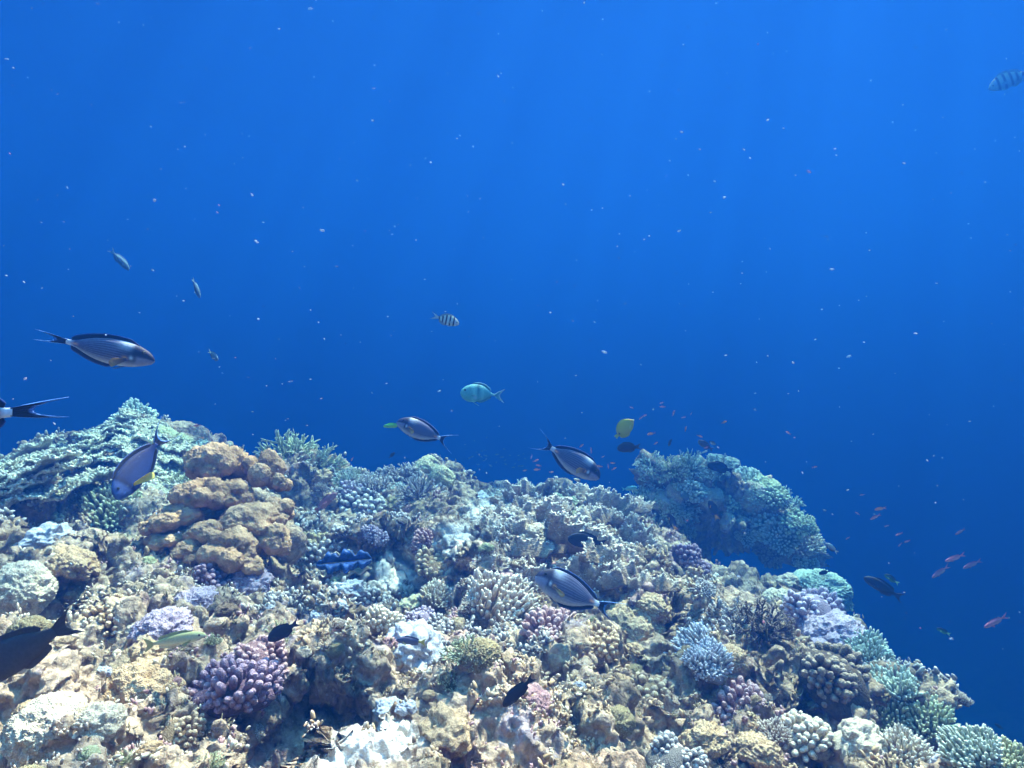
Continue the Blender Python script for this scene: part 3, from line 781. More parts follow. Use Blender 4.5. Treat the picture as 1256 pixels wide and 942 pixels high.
# --- corals one can single out
HERO = [
 # kind, variant, colour, px, py, radius px, label, short name
 ('boulder', 0, 'green', 198, 535, 17, 'smooth pale green boulder coral beside the top of the plate mound', None),
 ('boulder', 1, 'green', 222, 540, 13, 'small pale green round coral right of the smooth green boulder coral', None),
 ('boulder', 2, 'teal', 250, 545, 11, 'small blue green dome on the crest left of the dark twig bush', None),
 ('lobe', 0, 'bluish', 207, 585, 25, 'pale bluish white boulder coral at the left foot of the golden brown lobes', 'the bluish white boulder'),
 ('lobe', 1, 'teal', 178, 560, 26, 'blue green lumpy coral in the shade right of the plate mound', None),
 ('bush', 0, 'dark', 302, 556, 34, 'dark twig coral bush on the crest behind the golden brown lobes', 'the dark crest bush'),
 ('twig', 1, 'green', 352, 560, 38, 'broad pale green bushy coral on the crest right of the dark bush', 'the broad pale green bush'),
 ('twig', 2, 'green', 392, 572, 30, 'right half of the pale green bushy coral on the crest', None),
 ('twig', 0, 'teal', 425, 592, 20, 'low blue green twig coral at the right end of the pale green crest corals', None),
 ('bush', 1, 'grey', 495, 592, 28, 'grey branching coral just below the crest under the surgeonfish facing left', 'the grey crest coral'),
 ('brain', 0, 'yellow', 522, 572, 18, 'yellowish honeycomb coral dome topping the small crest mound', None),
 ('brain', 1, 'yellow', 543, 582, 17, 'round yellowish honeycomb coral at the right end of the small crest mound', 'the round honeycomb coral'),
 ('twig', 1, 'grey', 515, 608, 32, 'grey bushy coral on the front of the small crest mound', None),
 ('bush', 2, 'grey', 455, 605, 26, 'grey branching coral left of the small crest mound', None),
 ('boulder', 1, 'bluish', 589, 610, 11, 'pale smooth round coral alone on the far reef between two coral banks', 'the pale far dome'),
 ('bush', 0, 'teal', 632, 588, 16, 'small blue green coral tree standing up behind the frilled blades', None),
 ('boulder', 0, 'yellow', 707, 634, 17, 'smooth pale yellow oval coral among the frilled blades', 'the smooth yellow oval coral'),
 ('brain', 2, 'cream', 754, 668, 13, 'cream honeycomb coral at the right end of the frilled blades', None),
 ('boulder', 2, 'olive', 482, 617, 13, 'olive smooth coral below the small crest mound', None),
 ('boulder', 0, 'cream', 421, 618, 11, 'cream rounded coral right of the pinkish parrotfish', None),
 ('knob', 0, 'grey', 448, 622, 26, 'grey knob coral between the golden brown lobes and small crest mound', None),
 ('knob', 1, 'lilac', 430, 602, 20, 'dull lilac knob coral above the pinkish parrotfish', None),
 ('knob', 3, 'lilac', 460, 656, 17, 'dull lilac knob coral above the blue giant clam', None),
 ('knob', 2, 'pink', 517, 664, 17, 'small rosy knob coral beside the bright sand patch', None),
 ('knob', 3, 'tan', 545, 694, 35, 'round tan brain-like knob coral right of the bright sand patch', 'the round tan knob coral'),
 ('finger', 0, 'white', 616, 742, 46, 'brown finger coral with white tips left of the lowest surgeonfish', 'the white tipped finger coral'),
 ('knob', 2, 'pink', 681, 776, 36, 'dusky pink knob coral below the lowest surgeonfish', 'the dusky pink knob coral'),
 ('lobe', 2, 'tan', 772, 772, 42, 'tan coral of stubby lobes right of the lowest surgeonfish', 'the stubby tan coral'),
 ('knob', 0, 'tan', 735, 790, 26, 'tan knob coral between the dusky pink coral and the stubby tan coral', None),
 ('finger', 1, 'bluish', 850, 792, 34, 'bluish white finger coral right of the stubby tan coral', 'the bluish finger coral'),
 ('finger', 2, 'bluish', 868, 812, 28, 'smaller bluish white finger coral below the large bluish finger coral', None),
 ('knob', 2, 'pink', 897, 868, 40, 'pink knob coral low on the right slope of the reef', 'the pink slope coral'),
 ('knob', 1, 'purple', 846, 684, 24, 'violet knob coral under the overhanging reef head', 'the violet knob coral'),
 ('knob', 2, 'purple', 290, 842, 48, 'purple pink knob coral in the lower left', 'the purple knob coral in the lower left'),
 ('knob', 3, 'pink', 318, 812, 34, 'pink knob coral joined to the upper end of the purple pink coral', None),
 ('knob', 0, 'purple', 262, 708, 26, 'purple knob coral in the shade under the golden brown lobes', None),
 ('lobe', 1, 'lilac', 305, 712, 26, 'smooth lilac lumpy coral just below the golden brown lobes', None),
 ('lobe', 2, 'lilac', 245, 740, 32, 'lilac lumpy coral above the pale green wrasse', 'the lilac lumpy coral'),
 ('lobe', 0, 'lilac', 200, 770, 34, 'lilac and white lumpy coral behind the pale green wrasse', None),
 ('boulder', 0, 'tan', 551, 893, 32, 'smooth tan boulder coral at the bottom beside the white sand', 'the smooth tan boulder'),
 ('boulder', 1, 'bluish', 475, 868, 17, 'bluish white egg-shaped coral standing in the white sand', 'the bluish egg coral'),
 ('boulder', 2, 'bluish', 498, 866, 13, 'narrow bluish white coral right of the egg-shaped coral', None),
 ('boulder', 1, 'bluish', 417, 742, 10, 'small bluish round coral below the blue giant clam', None),
 ('boulder', 2, 'bluish', 392, 756, 12, 'bluish grey round coral left of the grey knob cluster below the clam', None),
 ('boulder', 0, 'yellow', 505, 742, 15, 'yellow green rounded coral between two pale knob corals in the centre', None),
 ('knob', 1, 'grey', 452, 736, 26, 'grey knob coral cluster below the blue giant clam', 'the grey knob cluster'),
 ('knob', 2, 'cream', 468, 762, 24, 'cream knob coral below the grey knob cluster', None),
 ('knob', 3, 'lilac', 517, 762, 22, 'lilac grey knob coral left of the white tipped finger coral', None),
 ('knob', 0, 'grey', 534, 800, 26, 'grey brown knob coral below the lilac grey knob coral in the centre', 'the grey brown centre coral'),
 ('knob', 1, 'grey', 533, 770, 20, 'grey knob coral beside the slate blue wrasse', None),
 ('finger', 1, 'cream', 540, 730, 22, 'cream finger coral below the round tan knob coral', None),
 ('knob', 2, 'grey', 405, 690, 30, 'dark grey knob coral with pale tips left of the blue giant clam', None),
 ('knob', 1, 'olive', 385, 672, 28, 'dark olive knob coral right of the golden brown lobes', None),
 ('brain', 0, 'tan', 800, 742, 26, 'tan honeycomb coral above the stubby tan coral', None),
 ('bush', 1, 'grey', 900, 765, 30, 'grey branching coral on the right ridge', 'the grey ridge coral'),
 ('bush', 2, 'dark', 935, 770, 34, 'dark branching coral on the right ridge below the grey one', None),
 ('lobe', 0, 'cream', 962, 738, 22, 'cream lumpy coral at the top of the right ridge', 'the cream ridge coral'),
 ('knob', 3, 'lilac', 1000, 752, 38, 'lilac pink knob coral on the crown of the right ridge', 'the lilac ridge coral'),
 ('lobe', 2, 'lilac', 1018, 782, 42, 'lilac lumpy coral on the edge of the drop-off', None),
 ('knob', 3, 'dark', 1030, 838, 50, 'dark knob coral on the shaded side of the right ridge', 'the dark ridge coral'),
 ('finger', 2, 'teal', 1068, 800, 30, 'blue green finger coral on the outer edge of the drop-off', None),
 ('finger', 0, 'teal', 1090, 842, 30, 'blue green finger coral on the upper outer slope below the ridge', None),
 ('finger', 1, 'green', 1130, 880, 34, 'pale green finger coral on the middle of the outer slope', None),
 ('finger', 2, 'green', 1080, 878, 32, 'pale green finger coral right of the dark ridge coral', None),
 ('finger', 0, 'teal', 1190, 922, 34, 'blue green finger coral low on the outer slope', None),
 ('finger', 1, 'cream', 1110, 925, 34, 'cream finger coral at the bottom of the outer slope', None),
 ('finger', 2, 'green', 1245, 948, 34, 'pale green finger coral in the bottom right corner', None),
 ('boulder', 2, 'cream', 1050, 905, 30, 'cream boulder coral below the dark ridge coral', None),
 ('knob', 1, 'cream', 985, 900, 34, 'cream knob coral at the bottom right of the reef top', None),
 ('lobe', 2, 'tan', 930, 920, 32, 'tan lumpy coral below the pink slope coral', None),
 ('lobe', 0, 'tan', 860, 905, 30, 'tan lumpy coral left of the pink slope coral', None),
 ('knob', 3, 'green', 690, 618, 18, 'pale green knob coral behind the smooth yellow oval coral', None),
 ('twig', 0, 'grey', 640, 722, 24, 'grey twig coral at the front foot of the frilled blades', None),
 ('lobe', 1, 'tan', 90, 690, 32, 'pale tan lumpy coral on the left below the plate mound', 'the tan left coral'),
 ('finger', 0, 'green', 140, 625, 34, 'greenish finger coral between the plate mound and golden brown lobes', 'the greenish finger coral'),
 ('knob', 0, 'green', 55, 650, 28, 'pale green knob coral at the left edge below the plate mound', None),
 ('lobe', 2, 'cream', 30, 720, 34, 'cream lumpy coral at the left edge of the photo', None),
 ('knob', 1, 'tan', 130, 760, 30, 'tan knob coral above the big dark fish in the lower left', None),
 ('lobe', 0, 'tan', 175, 850, 44, 'tan lumpy coral right of the big dark fish in the lower left', None),
 ('lobe', 2, 'cream', 60, 890, 46, 'cream lumpy coral in the bottom left corner', None),
 ('knob', 3, 'tan', 215, 900, 34, 'tan knob coral below the purple pink knob coral', None),
 ('lobe', 1, 'dark', 700, 880, 28, 'dark lumpy coral at the bottom right of the small black fish', None),
 ('knob', 0, 'tan', 800, 850, 34, 'tan knob coral below the stubby tan coral', None),
 ('brain', 1, 'olive', 590, 800, 26, 'olive honeycomb coral below the white tipped finger coral', None),
]
for (kd, i, mt, px, py, pr, lb, sh) in HERO:
    hero(kd, i, mt, px, py, pr * 1.08, lb, sh, sink=.18)
# the teal dome beyond the ridge
hero('brain', 2, 'teal', 0, 0, 40, 'large blue green dome coral on the drop-off behind the right ridge', 'the blue green dome', at=(wp(1004, 728, 4.7), (0, 0, 1)), sink=0, up=1)
hero('finger', 2, 'green', 0, 0, 50, 'rounded pale green finger coral on the drop-off under the blue green dome', None, at=drop(2.34, 4.72), sink=.15, up=.5)

# --- giant clam
def clam():
    h = ray(426, 692); p = h[0]
    s = 31 / FPX * p.y
    root = tag(empty('giant_clam', p + Vector((.0, -.06, .025))), 'giant clam with wavy bright blue mantle wedged in the reef', 'clam')
    LANDMARKS.append(('the blue giant clam', p.copy()))
    n, m = 90, 14
    t = np.linspace(-1, 1, n)[:, None]; q = np.linspace(0, 1, m)[None]
    env = np.sqrt(np.clip(1 - t ** 2 * .92, 0, 1))
    for sg in (1, -1):
        z = .42 * env * q + .06 * np.sin(t * 10) * q ** 2 - .48
        y = sg * (.05 + .42 * np.sin(q * 1.9) * env + .10 * q * np.sin(t * 13))
        G = np.stack([t * (1 + .0 * q), y, z], -1) * s
        me = mesh_np('shell_valve', *shell_sheet(G, .5 + .4 * q + 0 * t, .045 * s)[:2], attrs={'tip': np.concatenate([(.3 + .5 * q + 0 * t).ravel()] * 2)})
        obj('shell_valve', me, CM['cream'], root)
    mm, nn, ll, b = new_mat('blue_mantle', .5, .3)
    at = nn.new('ShaderNodeAttribute'); at.attribute_name = 'tip'
    rp = ramp(nn, [(0, (.006, .010, .04)), (.45, (.012, .035, .15)), (.85, (.025, .08, .30)), (1, (.10, .22, .42))]); ll.new(at.outputs['Fac'], rp.inputs[0])
    co = nn.new('ShaderNodeTexCoord').outputs['Object']
    nz = tex(nn, ll, 'Voronoi', 95, co); r2 = ramp(nn, [(.1, (.25, .25, .3)), (.45, (1.25, 1.25, 1.2))]); ll.new(nz.outputs[0], r2.inputs[0])
    nb = tex(nn, ll, 'Noise', 38, co, Detail=4.0); r4 = ramp(nn, [(.38, (.30, .42, .40)), (.58, (1.15, 1.1, 1.05))]); ll.new(nb.outputs[0], r4.inputs[0])
    ll.new(mixc(nn, ll, 1, mixc(nn, ll, 1, rp.outputs[0], r2.outputs[0], 'MULTIPLY'), r4.outputs[0], 'MULTIPLY'), b.inputs['Base Color'])
    n = 140; t = np.linspace(-1, 1, n)[:, None]; env = np.sqrt(np.clip(1 - np.abs(t) ** 2.6, 0, 1)) + .02
    for sg in (1, -1):
        q = np.linspace(0, 1, 15)[None]
        wav = .75 * np.sin(t * 10 + (.6 if sg > 0 else 0)) + .45 * np.sin(t * 21 + 1 + sg)
        y = sg * (.04 + (.34 + .15 * wav) * q) * env
        z = (.16 * np.sin(q * 2.6) + .07 * wav * q ** 1.3) * env - .30 * np.clip(q - .75, 0, 1) + .04
        G = np.stack([t * 1.05 + 0 * q, y, z], -1) * s
        if sg < 0: G = G[:, ::-1]; qq = q[:, ::-1]
        else: qq = q
        g = shell_sheet(G, np.clip(.35 + .35 * np.sin(qq * 2.3) + .14 * wav, 0, 1), .05 * s)
        obj('mantle_lip', mesh_np('mantle_lip', g[0], g[1], {'tip': g[2]}), mm, root)
    root.rotation_euler = (R(46), R(-5), R(5))
clam()
hero('boulder', 0, 'green', 412, 712, 13, 'pale yellow green smooth coral just under the blue giant clam', None)

# --- smaller colonies scattered over the reef: each is a thing whose label says what it stands beside
def scatter():
    KD = [('knob', 'tan', 'tan knob coral'), ('knob', 'grey', 'grey knob coral'), ('lobe', 'pink', 'rosy lumpy coral'), ('lobe', 'rock', 'crusted rocky lump of coral'), ('finger', 'white', 'pale tipped finger coral'),
          ('brain', 'tan', 'tan honeycomb coral'), ('lobe', 'tan', 'tan lumpy coral'), ('lobe', 'cream', 'cream lumpy coral'), ('brain', 'olive', 'olive honeycomb coral'), ('brain', 'cream', 'cream honeycomb coral'),
          ('boulder', 'bluish', 'bluish round coral'), ('boulder', 'tan', 'tan round coral'), ('twig', 'grey', 'grey twig coral'), ('brain', 'pink', 'rosy honeycomb coral'), ('twig', 'green', 'greenish twig coral'), ('boulder', 'rock', 'crusted coral boulder'),
          ('lobe', 'green', 'pale green lumpy coral'), ('bush', 'dark', 'dark branching coral'), ('boulder', 'cream', 'cream round coral'), ('lobe', 'dark', 'dark brown lumpy coral')]
    used = set(); done = 0; tries = 0
    S = rg(77)
    taken = [(l[1].x, l[1].y) for l in LANDMARKS]
    while done < 170 and tries < 6000:
        tries += 1
        th = S.uniform(R(-44), R(44)); rr = math.exp(S.uniform(math.log(1.35), math.log(8.2)))
        x, y = rr * math.sin(th), rr * math.cos(th)
        h = drop(x, y)
        if h is None or h[0].z < -2.4 or h[1].z < .25 or (y > .5 and sandy(h[0]) > .35): continue
        p = h[0]
        d_ = Vector(p); n_ = d_.length; d_.normalize()
        hit = BVH.ray_cast(Vector((0, 0, 0)), d_, n_ + .2)
        if hit[0] is None or (hit[0] - p).length > .10: continue
        if 872 < 628 + FPX * x / y < 965 and 471 - FPX * p.z / y < 742: continue
        if any((x - a) ** 2 + (y - b) ** 2 < (.028 * rr) ** 2 for a, b in taken): continue
        kd, mt, nm = KD[int(S.integers(len(KD)))]
        if rr > 4.5 and S.random() < .6: kd, mt, nm = [('twig', 'green', 'greenish twig coral'), ('bush', 'teal', 'blue green branching coral'), ('knob', 'teal', 'blue green knob coral'), ('twig', 'grey', 'grey twig coral')][int(S.integers(4))]
        rad = min(.016 + .016 * S.exponential(1.0), .085) * (0.30 + .50 * rr ** .75)
        lab = None
        sz = 'tiny' if rad < .045 else ('small' if rad < .075 else 'medium sized')
        for (ln, lp) in sorted(LANDMARKS, key=lambda L: (L[1] - p).length)[:16]:
            dpx = p.x / p.y - lp.x / lp.y; dz = p.y - lp.y
            wd = ('right of' if dpx > 0 else 'left of') if abs(dpx) * FPX > 24 else ('behind' if dz > 0 else 'in front of')
            q = f'{sz} {nm} {wd} {ln}'
            if q not in used and len(q.split()) <= 16: lab = q; break
        if lab is None: continue
        used.add(lab)
        place(NOUN[kd], pmesh(kd, int(S.integers(9)), mt), None, 0, 0, lab, pxr=rad * FPX / p.y, at=(p, h[1]), sink=.15, up=.4, spin=S.uniform(-3, 3), group='small corals scattered over the reef top')
        taken.append((x, y)); done += 1
    print('scattered', done, tries)
scatter()

# --- crust of uncountable small growth: stubs, algae tufts and broken coral between the colonies
def growth(name, mat, n, rmin, rmax, smin, smax, seed, tilt, prof=((0, 1.0), (.5, 1.0), (.85, .7), (1.0, .15)), zmin=-1.75, clump=0.1, spread=.5, thin=.3):
    S = rg(seed); B, A, L, Q = [], [], [], []
    g0 = 0
    while len(B) < n and g0 < n * 6:
        g0 += 1
        th = S.uniform(R(-46), R(46)); rr = math.exp(S.uniform(math.log(rmin), math.log(rmax)))
        x, y = rr * math.sin(th), rr * math.cos(th)
        if noise3(np.array([[x, y, seed]]), 2.6, seed)[0] < clump: continue
        h = drop(x, y)
        if h is None or h[0].z < zmin or h[1].z < .3: continue
        p = np.array(h[0]); nn = np.array(h[1])
        if 880 < 628 + FPX * p[0] / p[1] < 950 and 471 - FPX * p[2] / p[1] < 742: continue
        s = S.uniform(smin, smax) * (.12 + .25 * min(rr, 5.5))
        if sandy(p) > .25 and S.random() < .93: continue
        for k in range(int(S.integers(4, 9))):
            ax = nn + np.array([0, 0, .35]) + S.normal(size=3) * tilt
            B.append(p - nn * s * .35 + S.normal(size=3) * s * spread); A.append(ax)
            q = s * S.uniform(.5, 1.7); L.append(q); Q.append(q * S.uniform(thin * .7, thin * 1.3))
    n = len(B)
    g = fingers(np.array(B), np.array(A), np.array(L), np.array(Q), 5, prof, wob=.12, r=S)
    o = obj(name, coral_mesh(name, g), CM[mat]); o['kind'] = 'stuff'
    return o
growth('coral_rubble', 'cream', 9000, 1.2, 7.5, .008, .022, 61, 1.1, clump=0.2, spread=.8, thin=.3)
growth('coral_stubble', 'tan', 13000, 1.2, 7.5, .008, .026, 62, .6, clump=.22, spread=.6, thin=.26)
growth('algae_turf', 'olive', 14000, 1.2, 7.5, .008, .022, 63, .6, prof=((0, .8), (.6, .5), (1, .08)), clump=.15, thin=.16)
growth('rosy_crust', 'pink', 4500, 1.2, 5.0, .008, .020, 64, .6, clump=.4, thin=.3)
growth('grey_crust', 'grey', 20000, 2.2, 8.5, .010, .030, 65, .6, clump=.2, thin=.25)
growth('white_stubble', 'white', 9000, 1.4, 7.0, .008, .026, 66, .5, clump=.35, thin=.22)

# ------------------------------------------------------------------ fish
def interp(xs, ys, x):
    """smooth monotone-ish interpolation (cosine-free cubic Hermite)"""
    xs, ys = np.array(xs, float), np.array(ys, float)
    d = np.gradient(ys, xs)
    i = np.clip(np.searchsorted(xs, x) - 1, 0, len(xs) - 2)
    h = xs[i + 1] - xs[i]; t = (x - xs[i]) / h
    return (2 * t**3 - 3 * t**2 + 1) * ys[i] + (t**3 - 2 * t**2 + t) * h * d[i] + (-2 * t**3 + 3 * t**2) * ys[i + 1] + (t**3 - t**2) * h * d[i + 1]

def fish_mat(name, rough=.6, spec=.2):
    m, n, l, b = new_mat(name, rough, spec)
    at = n.new('ShaderNodeAttribute'); at.attribute_name = 'col'
    co = n.new('ShaderNodeTexCoord').outputs['Object']
    nz = tex(n, l, 'Noise', 30.0, co, Detail=4.0)
    r2 = ramp(n, [(.3, (.86, .86, .86)), (.7, (1.1, 1.1, 1.1))]); l.new(nz.outputs[0], r2.inputs[0])
    l.new(mixc(n, l, 1, at.outputs['Color'], r2.outputs[0], 'MULTIPLY'), b.inputs['Base Color'])
    vo = tex(n, l, 'Voronoi', 75.0, co)
    bu = n.new('ShaderNodeBump'); bu.inputs['Strength'].default_value = .12; bu.inputs['Distance'].default_value = .004
    l.new(vo.outputs['Distance'], bu.inputs['Height']); l.new(bu.outputs[0], b.inputs['Normal'])
    return m
FISH = fish_mat('fish_scales'); FIN = fish_mat('fish_fin', .55, .25)
EYEM, _n, _l, _b = new_mat('fish_eye', .15, .6)
_b.inputs['Base Color'].default_value = (.01, .01, .012, 1)

def lerp(a, b, t):
    t = np.clip(t, 0, 1)[..., None]
    return np.asarray(a) * (1 - t) + np.asarray(b) * t
def bump1(x, c, w): return np.exp(-((x - c) / w) ** 2)

class Fish:
    """unit fish, snout at x=0.5, tail base at x=-0.5, z up; colour functions take u (0 snout .. 1 tail base) and v (-1 belly .. 1 back)"""
    def __init__(s, us, top, bot, wid, col, fincol, tail, dorsal, anal, pec=(.28, -.03, .16, .07), eye=(.12, .05, .022), pelvic=None, bend=0.0, pcol=None):
        s.__dict__.update(us=us, top=top, bot=bot, wid=wid, col=col, fincol=fincol, tail=tail, dorsal=dorsal, anal=anal, pec=pec, eye=eye, pelvic=pelvic, bend=bend, pcol=pcol or fincol)
    def warp(s, V):
        V = V.copy(); u = .5 - V[:, 0]
        V[:, 1] += s.bend * np.sign(u) * np.abs(u) ** 2.0 * 1.2
        return V
    def prof(s, u): return interp(s.us, s.top, u), interp(s.us, s.bot, u)
    def halfw(s, u): return np.maximum(interp(s.us, s.wid, u), .002)
    def body(s):
        n, m = 64, 88
        u = np.concatenate([[0.0], np.linspace(0, 1, n - 1) ** 1.15 * .985 + .015])[:, None]; a = np.linspace(0, 2 * np.pi, m, endpoint=False)[None]
        tp, bt = s.prof(u); mid = (tp + bt) / 2; hh = np.maximum((tp - bt) / 2, .002); w = s.halfw(u)
        sgn = lambda q, e: np.sign(q) * np.abs(q) ** e
        G = np.stack([.5 - u + 0 * a, w * sgn(np.cos(a), .9) * (1 - .12 * np.sin(a)), mid + hh * sgn(np.sin(a), 1.0)], -1)
        v = np.sin(a) + 0 * u
        C = s.col(u + 0 * a, v)
        V = G.reshape(-1, 3)
        return [(s.warp(V), [grid_faces(n, m, wrap=True)[:, ::-1], np.arange(m)[None], np.arange((n - 1) * m, n * m)[None][:, ::-1]], C.reshape(-1, 3))]
    def _fin(s, G, C, th):
        """wedge-thin fin from a grid G (n along, m outwards)"""
        n, m = G.shape[:2]
        q = np.linspace(1, .12, m)[None, :] * th
        nn = np.cross(np.gradient(G, axis=0), np.gradient(G, axis=1)); nn /= np.linalg.norm(nn, axis=2, keepdims=True) + 1e-9
        V = np.concatenate([(G + nn * q[..., None]).reshape(-1, 3), (G - nn * q[..., None]).reshape(-1, 3)])
        N = n * m; idx = np.arange(N).reshape(n, m); F = [grid_faces(n, m), grid_faces(n, m, N)[:, ::-1]]
        for e in (idx[0], idx[-1][::-1], idx[:, 0][::-1], idx[:, -1]):
            F.append(np.stack([e[:-1], e[1:], e[1:] + N, e[:-1] + N], 1)[:, ::-1])
        return (s.warp(V), [np.concatenate(F)], np.concatenate([C.reshape(-1, 3)] * 2))
    def tailfin(s):
        span, lobe, mid, pw, c0, c1, edge = s.tail
        n, m = 41, 9
        a = np.linspace(-1, 1, n)[:, None]; q = np.linspace(0, 1, m)[None]
        tp, bt = s.prof(np.array([1.0])); hb = (tp[0] - bt[0]) / 2; zc = (tp[0] + bt[0]) / 2
        ln = mid + (lobe - mid) * np.abs(a) ** pw
        x = -.485 - ln * q; z = zc + a * (hb * .95 * (1 - q) + span * q ** .85)
        G = np.stack([x, .003 * np.sin(a * 20) * q, z + 0 * q], -1)
        C = lerp(c0, c1, q + 0 * a); e = np.clip((q - .82) / .1, 0, 1) + 0 * a; C = lerp(C, edge, np.maximum(e * .8, np.clip((np.abs(a) - .9) / .06, 0, 1) * .8 + 0 * q))
        return s._fin(G, C, .009)
    def strip(s, spec, up):
        u0, u1, h0, sh, c0, c1, edge = spec
        n, m = 44, 6
        t = np.linspace(0, 1, n)[:, None]; q = np.linspace(0, 1, m)[None]; u = u0 + (u1 - u0) * t
        tp, bt = s.prof(u); zb = (tp - .008) if up else (bt + .008)
        h = h0 * np.minimum(1, (t / .12 + .02)) ** .6 * (1 - sh * (1 - t) * .5) * np.clip((1.04 - t) / .12, 0, 1) ** .5
        G = np.stack([.5 - u - q * h * .55, 0 * u * q, zb + (q * h) * (1 if up else -1)], -1)
        ray_ = .88 + .12 * np.sin(t * 150)
        C = lerp(c0, c1, q + 0 * t) * ray_[..., None]; C = lerp(C, edge, np.clip((q - .78) / .12, 0, 1) * .85 + 0 * t)
        return s._fin(G, C, .006)
    def pectoral(s, sd):
        u, z, ln, hw = s.pec
        n, m = 13, 7
        a = np.linspace(-1, 1, n)[:, None]; q = np.linspace(0, 1, m)[None]
        w = s.halfw(np.array([u]))[0]
        x = .5 - u - ln * q * (1 - .25 * a ** 2); zz = z + a * hw * (.25 + .75 * q ** .8) - .35 * ln * q
        y = sd * (w * .92 + q * ln * .55)
        G = np.stack([x, y + 0 * a, zz], -1)
        return s._fin(G, lerp(s.pcol[0], s.pcol[1], q + 0 * a), .004)
    def pelvicfin(s, sd):
        u, ln = s.pelvic
        n, m = 7, 6
        a = np.linspace(-1, 1, n)[:, None]; q = np.linspace(0, 1, m)[None]
        bt = s.prof(np.array([u]))[1][0]
        G = np.stack([.5 - u - ln * q + .02 * a * (1 - .6 * q), sd * (.018 + .10 * ln * q) + 0 * a, bt + .012 - ln * .5 * q + 0 * a], -1)
        return s._fin(G, lerp(s.fincol[0], s.fincol[1], q + 0 * a), .004)
    def eyes(s, sd):
        u, z, r = s.eye
        v, f = ico(2)
        tp, bt = s.prof(np.array([u])); mid = (tp[0] + bt[0]) / 2; hh = (tp[0] - bt[0]) / 2
        w = s.halfw(np.array([u]))[0] * math.sqrt(max(.05, 1 - ((z - mid) / hh) ** 2))
        V = v * np.array([r, r * .45, r]) + np.array([.5 - u, sd * (w * .97), z])
        return (s.warp(V), [f], np.zeros((len(V), 3)))

def fmesh(name, part):
    return mesh_np(name, part[0], part[1], {'col': part[2]})

def fish_pose(h, t, Y, yaw=0.0, roll=0.0, total=1.3):
    """matrix for a fish whose snout shows at pixel h and tail tip at pixel t when its middle is Y metres away"""
    hx, hz = (h[0] - 628) / FPX * Y, -(h[1] - 471) / FPX * Y
    tx, tz = (t[0] - 628) / FPX * Y, -(t[1] - 471) / FPX * Y
    dx, dz = hx - tx, hz - tz
    L2 = math.hypot(dx, dz)
    L = L2 / max(math.cos(yaw), .15)
    d = Vector((dx / L2 * math.cos(yaw), math.sin(yaw), dz / L2 * math.cos(yaw)))
    up = Vector((0, 0, 1)); up = (up - d * up.dot(d)).normalized()
    up = Matrix.Rotation(roll, 3, d) @ up
    sd = up.cross(d)
    s = L / total
    M = Matrix((d, sd, up)).transposed().to_4x4()
    mid = Vector(((hx + tx) / 2, Y, (hz + tz) / 2)) + d * (total / 2 - .5) * s
    return Matrix.Translation(mid) @ M @ Matrix.Diagonal((s, s, s, 1))

def make_fish(kind, F, label, group=None, cat='fish', full=True):
    root = tag(empty(kind), label, cat, group)
    obj('body', fmesh('body', F.body()[0]), FISH, root)
    obj('tail_fin', fmesh('tail_fin', F.tailfin()), FIN, root)
    if F.dorsal: obj('dorsal_fin', fmesh('dorsal_fin', F.strip(F.dorsal, True)), FIN, root)
    if F.anal: obj('anal_fin', fmesh('anal_fin', F.strip(F.anal, False)), FIN, root)
    for sd in (1, -1):
        obj('pectoral_fin', fmesh('pectoral_fin', F.pectoral(sd)), FIN, root)
        if F.pelvic: obj('pelvic_fin', fmesh('pelvic_fin', F.pelvicfin(sd)), FIN, root)
        obj('eye', fmesh('eye', F.eyes(sd)), EYEM, root)
    return root

def one_mesh_fish(name, F):
    ps = F.body() + [F.tailfin()]
    if F.dorsal: ps.append(F.strip(F.dorsal, True))
    if F.anal: ps.append(F.strip(F.anal, False))
    ps += [F.pectoral(1), F.pectoral(-1), F.eyes(1), F.eyes(-1)]
    Vs, Fs, Cs, o = [], {}, [], 0
    for V, f_, C in ps:
        for f in f_: Fs.setdefault(f.shape[1], []).append(f + o)
        Vs.append(V); Cs.append(C); o += len(V)
    me = mesh_np(name, np.concatenate(Vs), [np.concatenate(f) for f in Fs.values()], {'col': np.concatenate(Cs)})
    me.materials.append(FISH)
    return me

def copy_fish(root):
    r = root.copy(); COL.objects.link(r)
    for ch in root.children:
        c = ch.copy(); COL.objects.link(c); c.parent = r
    return r

# surgeonfish with fine lines, black fins edged blue, orange marks
BLK, EDGE = (.008, .009, .022), (.12, .30, .75)
def sohal_col(u, v):
    lines = .5 + .5 * np.sin(v * 34 + 1.5 * np.sin(u * 9))
    C = lerp((.045, .05, .095), (.16, .17, .28), lines * np.clip((u - .2) * 6, 0, 1))
    C = lerp(C, (.42, .47, .56), np.clip((-v - .42) * 2.2, 0, 1) * .85)                               # pale belly
    C = lerp(C, (.56, .63, .74), bump1(u, .30, .09) * np.clip((v - .25) * 2.2, 0, 1) * .8)            # pale saddle behind the head
    C = lerp(C, (.018, .018, .04), np.clip((.25 - u) / .05, 0, 1) * np.clip((v + .05) * 3, 0, 1) * .9)  # dark crown
    C = lerp(C, (.25, .27, .39), np.clip((.19 - u) / .03, 0, 1) * np.clip((.12 - v) * 4, 0, 1) * .85)  # grey cheek
    C = lerp(C, (.60, .74, .86), bump1(u, .225, .018) * bump1(v, -.18, .16))
    C = lerp(C, (.80, .36, .08), bump1(u, .295, .028) * bump1(v, -.22, .13))
    C = lerp(C, (.62, .70, .78), np.clip((u - .90) / .05, 0, 1))
    C = lerp(C, (.85, .38, .20), bump1(u, .89, .035) * bump1(v, 0, .28))
    return C
SO_US = [0, .02, .06, .13, .22, .34, .48, .62, .76, .88, .95, 1.0]
